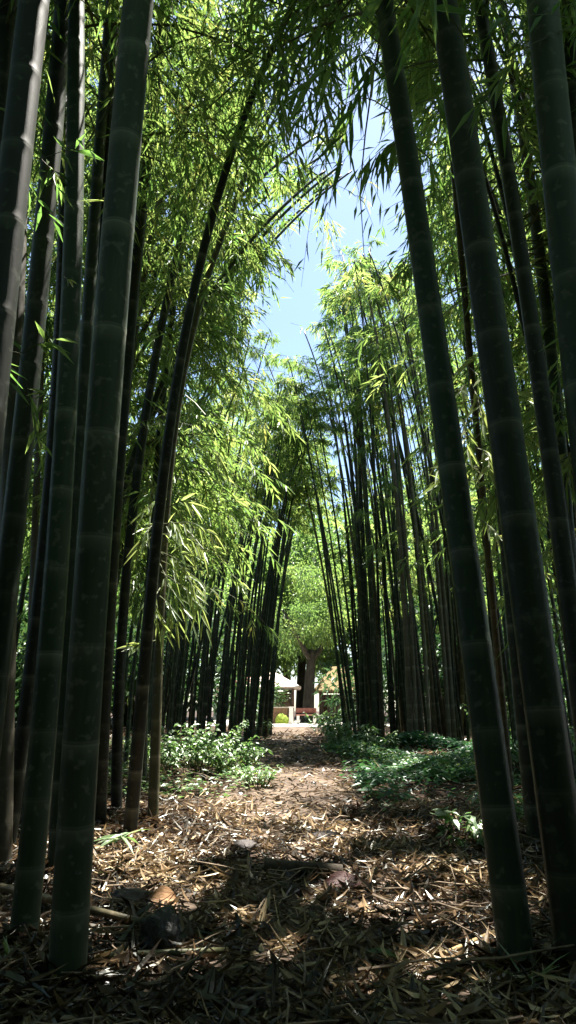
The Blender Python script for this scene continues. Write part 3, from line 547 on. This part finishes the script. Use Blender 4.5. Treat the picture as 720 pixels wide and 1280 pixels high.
# ------------------------------------------------------------------ ground
def axis(a, b, fine, far):
    mid = np.arange(a, b, fine); out, s, x = [], fine, b
    while x < far: out.append(x); s *= 1.22; x += s
    hi = np.array(out + [far]); out, s, x = [], fine, a
    while x > -far: out.append(x); s *= 1.22; x -= s
    return np.concatenate([np.array(out[1:] + [-far])[::-1], mid, hi])
def grid(xs, ys, zf):
    X, Y = np.meshgrid(xs, ys); Z = zf(X, Y); V = np.stack([X, Y, Z], -1).reshape(-1, 3); nx = len(xs); ny = len(ys)
    i = (np.arange(ny - 1)[:, None] * nx + np.arange(nx - 1)[None]).ravel()
    return V, np.stack([i, i + 1, i + nx + 1, i + nx], 1)
SOIL = solid('forest_soil', (.018, .011, .008), (.07, .045, .028), .8, 5, bump=.7, c3=(.2, .14, .09), spec=.15, detail=10)
DIRT = solid('trodden_dirt', (.04, .028, .02), (.16, .118, .088), .9, 3.5, bump=.8, c3=(.22, .165, .12), spec=.2, detail=10)
V, F = grid(axis(-7, 7, .14, 500), axis(-2, 24, .14, 500), gz)
tag(link('ground', mesh_data('ground', V, [F], SOIL, None, True)), 'brown forest soil under the bamboo', 'ground', kind='structure')
def path_z(x, y): return gz(x, y) + .016
ty = np.concatenate([np.arange(1.0, 24, .14), np.linspace(24, 46, 60)]); tx = np.linspace(-1, 1, 17)
def path_c(y): return .05 * np.sin(y * .35) - .15 * smooth(9, 14, y) + .15 * smooth(14, 24, y)
def path_w(y): return .95 + .12 * np.sin(y * 1.7) + .08 * np.sin(y * 4.1) - .28 * smooth(7, 15, y) + 1.6 * smooth(25, 34, y)
TY, TX = np.meshgrid(ty, tx, indexing='ij'); PX = path_c(TY) + TX * path_w(TY); PZ = path_z(PX, TY) - .03 * np.abs(TX) ** 6
V = np.stack([PX, TY, PZ], -1).reshape(-1, 3); i = (np.arange(len(ty) - 1)[:, None] * 17 + np.arange(16)[None]).ravel()
tag(link('path', mesh_data('path', V, [np.stack([i, i + 1, i + 18, i + 17], 1)], DIRT, None, True)), 'trodden dirt path running straight between the bamboo clumps', 'path', kind='structure')
# yard before the houses
YARD = solid('pale_yard', (.42, .38, .33), (.6, .56, .5), .9, 1.2, bump=.2)
yy = np.linspace(27, 48, 30); xx = np.linspace(-5, 5, 21)
V, F = grid(xx, yy, lambda x, y: gz(x, y) + .03 - .05 * (np.abs(x) > 4.9)); tag(link('path', mesh_data('yard', V, [F], YARD, None, True)), 'pale sunlit sandy yard at the far end of the path', 'path', kind='structure')
# ------------------------------------------------------------------ dry litter
def litter(n, y0, y1, L, W, hi, tilt, lift):
    y = y0 + (y1 - y0) * rng.random(n) ** 1.25; half = .62 * y + 1.1
    x = (rng.random(n) * 2 - 1) * half
    onp = np.exp(-((x - path_c(y)) / (path_w(y) * .62)) ** 4)
    k = rng.random(n) > onp * smooth(3.6, 6.5, y) * (.3 + .35 * np.sin(x * 4 + y * 2.2) * np.sin(y * 3.1 - x)); x, y = x[k], y[k]; n = len(x)
    a = rng.random(n) * 2 * np.pi; el = rng.normal(0, tilt, n) 
    D = np.stack([np.cos(a) * np.cos(el), np.sin(a) * np.cos(el), np.sin(el)], 1)
    l = L * (.45 + .9 * rng.random(n)); w = W * (.5 + 1.0 * rng.random(n))
    P = np.stack([x, y, gz(x, y) + .012 + lift * rng.random(n) ** 2 + np.maximum(0, -np.sin(el)) * l * .9], 1)
    side = np.cross(D, np.array([0, 0, 1.])) + rng.normal(0, .35, (n, 3))
    mb = MB(); leaves(mb, P, D, l, w, np.clip(.5 + .2 * np.sin(x * 3 + y * 2) + rng.normal(0, .28, n), 0, 1), hi, rng.normal(.0, .25), .3 * rng.choice([-1, 1]), side)
    return mb
lm = MB()
for n, y0, y1, L, W, hi, tl, lf in [(20000, 2.1, 8.0, .15, .016, True, .16, .05), (16000, 2.1, 8.0, .06, .018, False, .3, .04), (420, 2.1, 8.5, .17, .055, True, .15, .04), (8000, 2.1, 8.0, .11, .032, True, .2, .05), (800, 3.4, 7.5, .2, .018, True, .32, .05), (16000, 5, 15, .15, .016, False, .2, .05), (16000, 5, 15, .09, .035, False, .25, .05), (9000, 11, 20, .16, .03, False, .2, .04)]:
    for _ in range(2):
        m_ = litter(n // 2, y0, y1, L, W, hi, tl, lf)
        for v_, a_ in zip(m_.V, m_.A): lm.add(v_, None, None, a_)
        o_ = lm.n - m_.n
        for f_ in m_.F3: lm.F3.append(f_ + o_)
for key, (t_, pth) in CULMS.items():
    n = 70; a = rng.random(n) * 6.28; rr = .06 + .16 * rng.random(n) ** 1.5; x = pth[0, 0] + rr * np.cos(a); y = pth[0, 1] + rr * np.sin(a); b = a + rng.choice([-1, 1], n) * rng.uniform(.9, 1.7, n); e = rng.uniform(-.2, .6, n)
    leaves(lm, np.stack([x, y, gz(x, y) + .02 + .09 * rng.random(n) * np.exp(-rr * 5)], 1), np.stack([np.cos(b), np.sin(b), e], 1), rng.uniform(.08, .22, n), rng.uniform(.012, .05, n), np.clip(rng.normal(.4, .25, n), 0, 1), True, .1, .2)
lm.obj('dry_leaf_litter', DRY_LEAF); tag(bpy.data.objects['dry_leaf_litter'], 'tan dry bamboo leaves and sheaths strewn over the forest floor', 'leaf litter', kind='stuff')
# thin dead twigs among the litter
tm = MB()
for i in range(420):
    y = 2.2 + 8 * rng.random() ** 1.3; x = (rng.random() * 2 - 1) * (.55 * y + .6); a = rng.random() * 6.28; l = rng.uniform(.15, .7); e = abs(rng.normal(.05, .14)) 
    p0 = np.array([x, y, float(gz(x, y)) + .03 + .04 * rng.random()]); d = np.array([math.cos(a) * math.cos(e), math.sin(a) * math.cos(e), math.sin(e)])
    q = np.linspace(0, 1, 5)[:, None]; tube(tm, p0 + d * l * q + rng.normal(0, .012, (5, 3)), np.linspace(.006, .003, 5) * rng.uniform(.6, 1.5), 5)
STICK = solid('dead_twig', (.07, .05, .035), (.3, .23, .16), .8, 12)
tag(tm.obj('twig_litter', STICK), 'thin dead bamboo twigs scattered over the dry leaves', 'twig litter', kind='stuff')
# ------------------------------------------------------------------ fallen and lying things
def pole(label, a, b, r, mat, inter=.35, name='fallen_bamboo', z0=.03, z1=.03, cat='fallen bamboo'):
    A_, B_ = ghit(*a), ghit(*b); A_[2] += z0 + r; B_[2] += z1 + r
    q = np.linspace(0, 1, 20)[:, None]; pt = A_ * (1 - q) + B_ * q
    P, rad, at_ = culm_rings(pt, r, r * .85, inter, .5); mb = MB(); tube(mb, P - A_, rad, 10, at_)
    o = mb.obj(name, mat, None, 'node', True); o.location = A_; return tag(o, label, cat)
pole('long fallen bamboo pole lying across the thick left stems at ground level', (-60, 1128), (172, 1172), .022, CULM_OLIVE, z0=.12, z1=.05)
pole('fallen bamboo pole in deep shade near the bottom of the left stems', (60, 1212), (285, 1202), .016, CULM_OLIVE)
pole('thin fallen stem pointing right from the shiny black lump', (215, 1168), (268, 1180), .009, CULM_GREEN, .2)
pole('sunlit straw coloured stem lying beside the leftmost thick right stem', (555, 1206), (648, 1172), .011, solid('straw', (.3, .2, .09), (.5, .37, .18), .6), .25, z1=.06)
pole('dark rotting log lying across the path', (332, 1098), (428, 1104), .045, BARK, name='rotting_log', cat='log')
pole('broken brown stub poking out of the litter left of the path', (226, 1066), (246, 1030), .012, BARK, name='broken_stub', cat='stub', z1=.05)
def lump(name, label, cat, u, v, size, mat, seed, amp=.25, dz=0.0, sub=4, freq=3.0):
    import bmesh
    from mathutils import noise, Vector
    p = ghit(u, v); bm = bmesh.new(); bmesh.ops.create_icosphere(bm, subdivisions=sub, radius=1)
    for w in bm.verts:
        c = w.co.copy(); f = 1 + amp * noise.fractal(c * freq * .5 + Vector((seed, 0, 0)), .8, 2.1, 4) + amp * .4 * abs(noise.noise(c * freq * 2 + Vector((0, seed, 0))))
        w.co = Vector((c.x * size[0] * f, c.y * size[1] * f, c.z * size[2] * f))
    me = bpy.data.meshes.new(name); bm.to_mesh(me); bm.free(); me.polygons.foreach_set('use_smooth', [True] * len(me.polygons)); me.materials.append(mat)
    o = link(name, me); o.location = (p[0], p[1], p[2] + size[2] * .55 + dz); return tag(o, label, cat)
WET = solid('wet_black', (.006, .006, .007), (.016, .015, .014), .3, 14, bump=1.0, spec=.4)
ROCK = solid('dark_rock', (.025, .02, .02), (.09, .075, .07), .65, 9, bump=.9)
lump('wet_stump', 'shiny black wet stump standing in the litter right of the thickest left stem', 'stump', 198, 1195, (.10, .085, .11), WET, 3.0, .3, .02)
lump('rock', 'rough dark grey rock left of the round tan leaf', 'rock', 160, 1134, (.12, .09, .06), ROCK, 5.0, .3)
lump('rock', 'dark clod at the left side of the path in the light litter', 'rock', 306, 1064, (.13, .09, .05), ROCK, 8.0, .3)
lump('rock', 'dark flat clod on the path between the pale litter patches', 'rock', 405, 1052, (.16, .1, .05), ROCK, 11.0, .3)
lump('rock', 'dark low clod right of the centre of the path in front of the green plants', 'rock', 350, 1094, (.13, .09, .035), ROCK, 14.0, .3)
def big_leaf(label, u, v, L, W, az, tilt, col, name='fallen_leaf', cup=.12, lift=.04):
    p = ghit(u, v); nu, nv = 13, 7; s = np.linspace(0, 1, nu)[:, None]; w = np.linspace(-1, 1, nv)[None]
    wd = W / 2 * np.sin(np.pi * np.clip(s * .94 + .04, 0, 1)) ** .75
    X = (s - .5) * L + 0 * w; Y = wd * w; Z = cup * L * (w ** 2) * .5 + .06 * L * np.sin(s * 5) * (1 + .4 * w)
    V = np.stack([X, Y, Z + 0 * X], -1).reshape(-1, 3); i = (np.arange(nu - 1)[:, None] * nv + np.arange(nv - 1)[None]).ravel()
    o = link(name, mesh_data(name, V, [np.stack([i, i + 1, i + nv + 1, i + nv], 1)], solid(name + '_skin', col[0], col[1], .55, 14, (1, 5, 1), .3), None, True))
    o.location = (p[0], p[1], p[2] + lift); o.rotation_euler = (tilt[0], tilt[1], az); return tag(o, label, 'leaf')
big_leaf('round tan leaf standing in the litter above the shiny black stump', 205, 1138, .16, .13, .3, (.95, .1), ((.3, .16, .08), (.42, .25, .13)), lift=.06)
big_leaf('large dark red fallen leaf right of the path centre', 432, 1114, .26, .13, .15, (.5, -.1), ((.03, .009, .007), (.07, .02, .015)), lift=.05)
big_leaf('green fallen blade pointing right in the dark litter at the bottom', 485, 1212, .19, .03, -.35, (.2, 0), ((.08, .14, .06), (.2, .27, .12)), lift=.05)
big_leaf('pale upright dry leaf in the litter near the bottom edge', 352, 1242, .08, .035, 1.2, (.3, -.9), ((.4, .3, .26), (.55, .45, .4)), lift=.05)
big_leaf('dark curled sheath lying on the pale litter of the path', 468, 1052, .24, .09, .25, (.12, 0), ((.05, .035, .03), (.14, .1, .08)), cup=.15)
# ------------------------------------------------------------------ small plants
def stalk_plant(name, label, u, v, stems, hgt, leaf, nper, spread, group=None, mat=None, cat='plant', loc=None, grav=.3, hi=True, top=False):
    p = ghit(u, v) if loc is None else np.array(loc, float); t = thing(name, label, cat, tuple(p), group); mb, bb = MB(), MB()
    for i in range(stems):
        a = rng.random() * 6.28; h = hgt * rng.uniform(.55, 1.05); r_ = spread * math.sqrt(rng.random())
        q = np.linspace(0, 1, 8)[:, None]
        base = np.array([r_ * .45 * math.cos(a), r_ * .45 * math.sin(a), 0]); e = np.array([r_ * math.cos(a), r_ * math.sin(a), h])
        Q = base * (1 - q) + e * q; Q[:, 2] += .12 * h * np.sin(q[:, 0] * np.pi); tube(bb, Q, np.linspace(.005, .002, 8), 5)
        k = rng.integers(0 if top else 2, 8, nper) if not top else np.full(nper, 7)
        aa = rng.random(nper) * 6.28; D = np.stack([np.cos(aa), np.sin(aa), rng.uniform(-.3, .6, nper) - grav], 1)
        leaves(mb, Q[k] + rng.normal(0, .012, (nper, 3)), D, leaf[0] * rng.uniform(.5, 1.15, nper), leaf[1] * rng.uniform(.6, 1.1, nper), np.clip(rng.normal(.5, .25, nper), 0, 1), hi, .2, .12)
    mb.obj('foliage', mat or HERB_LEAF, t); bb.obj('stems', TWIG, t); return t
stalk_plant('shrub', 'bright sunlit leafy shrub at the left edge of the path', 242, 966, 50, .68, (.085, .055), 26, 1.0, cat='shrub')
stalk_plant('shrub', 'lower pale green shrub joining the bright shrub on its right', 292, 968, 30, .45, (.09, .045), 20, .55, cat='shrub')
stalk_plant('shrub', 'low green plants left of the bright shrub behind the thin stems', 196, 962, 24, .5, (.1, .05), 22, .5, cat='shrub')
stalk_plant('seedling', 'young bamboo seedling with drooping pale green leaves in front of the dark left stem', 152, 1098, 1, .30, (.27, .042), 11, .02, cat='seedling', grav=.25, top=True)
stalk_plant('herb', 'broad leaved plant with one bright round leaf right of the path', 570, 1052, 9, .24, (.13, .09), 4, .25)
stalk_plant('herb', 'yellow green herb beside the leftmost thick right stem', 600, 1062, 14, .2, (.08, .05), 7, .3)
stalk_plant('herb', 'leafy plant between the two thickest right stems', 640, 1030, 18, .3, (.1, .05), 9, .45)
stalk_plant('herb', 'upright green herb at the foot of the grey bamboo right of the path', 464, 944, 10, .5, (.13, .045), 14, .16)
stalk_plant('herb', 'second upright green herb beside the grey bamboo foot', 492, 944, 9, .42, (.12, .045), 14, .16)
stalk_plant('shrub', 'pale sunlit low shrub on the right edge of the path end', 412, 926, 36, .62, (.12, .06), 20, .6, cat='shrub')
stalk_plant('shrub', 'dark green shrub right of the pale one at the path end', 432, 940, 30, .5, (.12, .06), 18, .55, cat='shrub')
stalk_plant('shrub', 'low dark green shrub at the left edge of the path end', 318, 922, 24, .45, (.12, .06), 16, .5, cat='shrub')
stalk_plant('herb', 'pale grassy tuft on the left edge of the path beside the shrubs', 322, 985, 26, .28, (.1, .03), 12, .35)
for k_, (u, v, n, h, sp) in enumerate([(630, 935, 30, .9, .8), (668, 945, 30, .8, .8), (700, 930, 34, 1.0, .9), (715, 975, 24, .7, .6), (645, 965, 22, .5, .5)]):
    stalk_plant('shrub', 'sunlit green bush behind the thick right stems', u, v, n, h, (.13, .065), 18, sp, 'bushes behind the thick right stems', cat='shrub')
stalk_plant('grass_tuft', 'dim grass tuft with long thin blades at the foot of the leftmost thick right stem', 665, 1240, 1, .05, (.30, .010), 16, .01, cat='grass tuft', grav=-.25, top=True)
stalk_plant('grass_tuft', 'dim green blade tuft in the bottom left corner', 8, 1215, 1, .05, (.2, .016), 6, .01, cat='grass tuft', grav=-.6, top=True)
# ground cover right of the path
n = 15000; y_ = rng.uniform(6.6, 14.8, n * 2)
x_ = rng.uniform(.5, 7.0, n * 2)
dens = smooth(.75, 1.3, x_ - path_c(y_)) * smooth(7.6, 9.6, y_ + .6 * np.sin(x_ * 2.3) + .45 * np.sin(x_ * 5.1 + y_ * 2) + .1 * x_) * (.08 + .92 * smooth(-.25, .25, np.sin(x_ * 1.9 + 1) * np.sin(y_ * 1.5 + x_ * .6) + .5 * np.sin(x_ * 4.7 + y_) * np.sin(y_ * 4.1 - x_)))
k = rng.random(n * 2) < dens; x_, y_ = x_[k], y_[k]; n = len(x_)
hump = .03 + .24 * np.clip(.5 + .5 * np.sin(x_ * 2.3 + 2) * np.sin(y_ * 1.9 + .5), 0, 1)
cm = MB(); rp = 3
xx_, yy_, hh = np.repeat(x_, rp), np.repeat(y_, rp), np.repeat(hump, rp) ; m_ = len(xx_); aa = rng.random(m_) * 6.28
Pc = np.stack([xx_ + rng.normal(0, .03, m_), yy_ + rng.normal(0, .03, m_), gz(xx_, yy_) + hh * (.25 + .85 * rng.random(m_))], 1)
leaves(cm, Pc, np.stack([np.cos(aa), np.sin(aa), rng.uniform(-.35, .35, m_)], 1), rng.uniform(.04, .15, m_) * (.7 + .6 * (np.sin(xx_ * 3.3 + yy_ * 2.7) > .3)), rng.uniform(.02, .06, m_), np.clip(.38 + .3 * np.sin(xx_ * 1.7 + yy_) + rng.normal(0, .25, m_), 0, 1), False, .2, .1)
tag(cm.obj('ground_cover', COVER_LEAF), 'low dark green ground cover right of the path', 'ground cover', kind='stuff')
cm = MB()
n = 5200; y_ = rng.uniform(8.2, 15, n); x_ = -rng.uniform(.45, 3.4, n); k = rng.random(n) < .25 + .75 * smooth(-.2, .6, np.sin(x_ * 3.1) * np.sin(y_ * 2.3)); x_, y_ = x_[k], y_[k]; m_ = len(x_); aa = rng.random(m_) * 6.28
leaves(cm, np.stack([x_, y_, gz(x_, y_) + .03 + .12 * rng.random(m_)], 1), np.stack([np.cos(aa), np.sin(aa), rng.uniform(-.2, .5, m_)], 1), rng.uniform(.06, .12, m_), rng.uniform(.025, .05, m_), rng.random(m_), False, .2, .1)
tag(cm.obj('ground_cover', HERB_LEAF), 'sparse sunlit weeds left of the path', 'ground cover', kind='stuff')
# ------------------------------------------------------------------ houses at the end of the path
PINK = solid('faded_roof', (.55, .42, .38), (.72, .6, .55), .8, 3, (1, 1, 1), .1)
THATCH = solid('thatch', (.11, .08, .04), (.27, .2, .1), .95, 6, (1, 1, 6), .8)
WALL = solid('house_wall', (.42, .38, .33), (.55, .5, .44), .9, 2); WALLD = solid('dark_wood', (.05, .035, .025), (.12, .08, .055), .8, 5)
WHITE = solid('white_paint', (.62, .6, .56), (.78, .76, .72), .7, 3); GLASS = solid('dark_glass', (.02, .025, .03), (.04, .045, .05), .1, 3, spec=.6)
BRICK = solid('brown_masonry', (.12, .07, .045), (.26, .16, .1), .9, 7); MOSS = solid('moss', (.10, .16, .02), (.24, .30, .04), .95, 14, bump=.9)
REDS = solid('red_seat', (.16, .07, .055), (.28, .14, .11), .6, 5)
def roof_hip(mb, cx, cy, z, w, d, h, ridge, ov=.35, th=.09):
    a, b = w / 2 + ov, d / 2 + ov
    for dz, s in ((0, 1), (-th, -1)):
        V = [[cx - a, cy - b, z + dz], [cx + a, cy - b, z + dz], [cx + a, cy + b, z + dz], [cx - a, cy + b, z + dz], [cx - ridge, cy, z + h + dz], [cx + ridge, cy, z + h + dz]]
        F4 = [[0, 1, 5, 4], [2, 3, 4, 5]]; F3 = [[1, 2, 5], [3, 0, 4]]
        mb.add(V, F4 if s > 0 else [f[::-1] for f in F4], F3 if s > 0 else [f[::-1] for f in F3])
    E = [[cx - a, cy - b], [cx + a, cy - b], [cx + a, cy + b], [cx - a, cy + b]]
    for k in range(4):
        q, r_ = E[k], E[(k + 1) % 4]; mb.add([[*q, z - th], [*r_, z - th], [*r_, z], [*q, z]], [[0, 1, 2, 3]])
def house(label, u, v, Y, w, d, eave, rh, ridge, roofm, wallm, name='small_house', posts=False):
    p = at(u, v, Y); g = float(gz(p[0], Y)); t = thing(name, label, 'house', (p[0], Y, g))
    if not posts:
        mb = MB(); mb.box((0, 0, eave / 2), (w, d, eave)); mb.obj('wall', wallm, t)
        for x in (-w * .3, w * .3):
            f = MB(); f.box((x, -d / 2 - .03, eave * .6), (.7, .06, .8)); fo = f.obj('window', WHITE, t); gl = MB(); gl.box((x, -d / 2 - .07, eave * .6), (.56, .02, .66)); gl.obj('pane', GLASS, fo)
        f = MB(); f.box((0.02, -d / 2 - .03, .95), (.85, .06, 1.9)); dd = f.obj('door', WALLD, t); hn = MB(); hn.box((.33, -d / 2 - .08, .95), (.05, .04, .12)); hn.obj('handle', WHITE, dd)
    else:
        for sx in (-1, 1):
            for sy in (-1, 1):
                mb = MB(); tube(mb, [[sx * w / 2, sy * d / 2, 0], [sx * w / 2, sy * d / 2, eave]], .07, 8); mb.obj('post', WALLD, t)
        mb = MB(); mb.box((0, d / 2 - .1, eave * .45), (w - .3, .08, eave * .9)); mb.obj('wall', wallm, t)
        mb = MB(); mb.box((0.1, -d / 2 + .3, .5), (w * .8, .4, 1.0)); mb.obj('counter', WALLD, t)
    mb = MB(); roof_hip(mb, 0, 0, eave, w, d, rh, ridge, .45); mb.obj('roof', roofm, t); return t
house('small house with a pale pinkish hipped roof left of the dark tree trunk', 340, 900, 41, 2.4, 2.8, 1.9, .85, .2, PINK, WALLD, 'small_house', True)
house('low house with a faded red roof edge half hidden by the left bamboo clump', 302, 900, 44, 3.2, 3, 2.0, .7, .5, solid('red_roof', (.42, .2, .16), (.55, .3, .25), .8, 3), WHITE)
house('open hut with a brown thatched roof right of the dark tree trunk', 424, 900, 38, 1.9, 2.2, 1.6, 1.3, .3, THATCH, WALLD, 'thatched_hut', True)
stalk_plant('shrub', 'leafy shrub growing in front of the small pinkish roofed house', 0, 0, 60, 2.1, (.24, .12), 20, 1.1, cat='shrub', loc=(float(at(334, 900, 36)[0]), 36, .45), hi=False)
p = at(341, 908, 33); g = float(gz(p[0], 33)); t = thing('planter', 'low brown masonry planter at the left of the path end', 'planter', (p[0], 33, g))
mb = MB(); mb.box((0, 0, .36), (1.35, .6, .72)); mb.obj('wall', BRICK, t); mb = MB(); mb.box((0, 0, .745), (1.45, .7, .05)); mb.obj('coping', WALL, t)
mo = lump('moss_mound', 'yellow green moss mound in front of the brown planter', 'moss', 350, 907, (.3, .25, .3), MOSS, 21., .2); mo.location = (p[0] + .42, 32.3, g + .15)
p = at(364, 908, 32); g = float(gz(p[0], 32)); t = thing('gate_post', 'short white post at the right end of the brown planter', 'post', (p[0], 32, g)); mb = MB(); mb.box((0, 0, .36), (.2, .2, .72), 0, 0, .92); mb.obj('shaft', WHITE, t); mb = MB(); mb.box((0, 0, .75), (.25, .25, .05)); mb.obj('cap', WHITE, t)
p = at(383, 905, 31); g = float(gz(p[0], 31)); t = thing('bench', 'small bench with a reddish seat in front of the dark tree trunk', 'bench', (p[0], 31, g))
mb = MB(); mb.box((0, 0, .43), (.9, .36, .06)); mb.obj('seat', REDS, t)
for s in (-1, 1): mb = MB(); mb.box((s * .36, 0, .2), (.12, .32, .4)); mb.obj('leg', WHITE, t)
mb = MB(); mb.box((0, .2, .62), (.9, .05, .2)); mb.obj('backrest', REDS, t)
# ------------------------------------------------------------------ light, sky, camera
w = bpy.data.worlds.new('World'); scn.world = w; w.use_nodes = True; nt = w.node_tree; nt.nodes.clear()
sky = nt.nodes.new('ShaderNodeTexSky'); sky.sky_type = 'NISHITA'; sky.sun_disc = False; sky.sun_elevation = R(SUN_EL); sky.sun_rotation = R(SUN_AZ); sky.dust_density = .8; sky.ozone_density = 1.3
bg = nt.nodes.new('ShaderNodeBackground'); bg.inputs[1].default_value = .06; wo = nt.nodes.new('ShaderNodeOutputWorld')
nt.links.new(sky.outputs[0], bg.inputs[0]); nt.links.new(bg.outputs[0], wo.inputs[0])
sl = bpy.data.lights.new('sun', 'SUN'); sl.energy = 5; sl.angle = R(.5); sl.color = (1, .95, .86); so = bpy.data.objects.new('sun', sl); C.objects.link(so)
from mathutils import Vector
so.rotation_euler = Vector(S).to_track_quat('Z', 'Y').to_euler(); so.location = (10, 10, 30)
cd = bpy.data.cameras.new('camera'); co = bpy.data.objects.new('camera', cd); C.objects.link(co); co.location = CAM; co.rotation_euler = (math.pi / 2 + PITCH, 0, 0)
cd.sensor_fit = 'VERTICAL'; cd.sensor_height = 36; cd.lens = 36 * F_PX / 1280; cd.clip_start = .05; cd.clip_end = 2000; scn.camera = co
vs = scn.view_settings; vs.view_transform = 'Standard'; vs.look = 'None'; vs.gamma = 1; vs.exposure = 2.45; vs.use_curve_mapping = False
cy = scn.cycles; cy.max_bounces = 8; cy.diffuse_bounces = 4; cy.glossy_bounces = 2; cy.transmission_bounces = 4; cy.transparent_max_bounces = 4; cy.use_denoising = True; cy.sample_clamp_indirect = 4; cy.caustics_reflective = False; cy.caustics_refractive = False
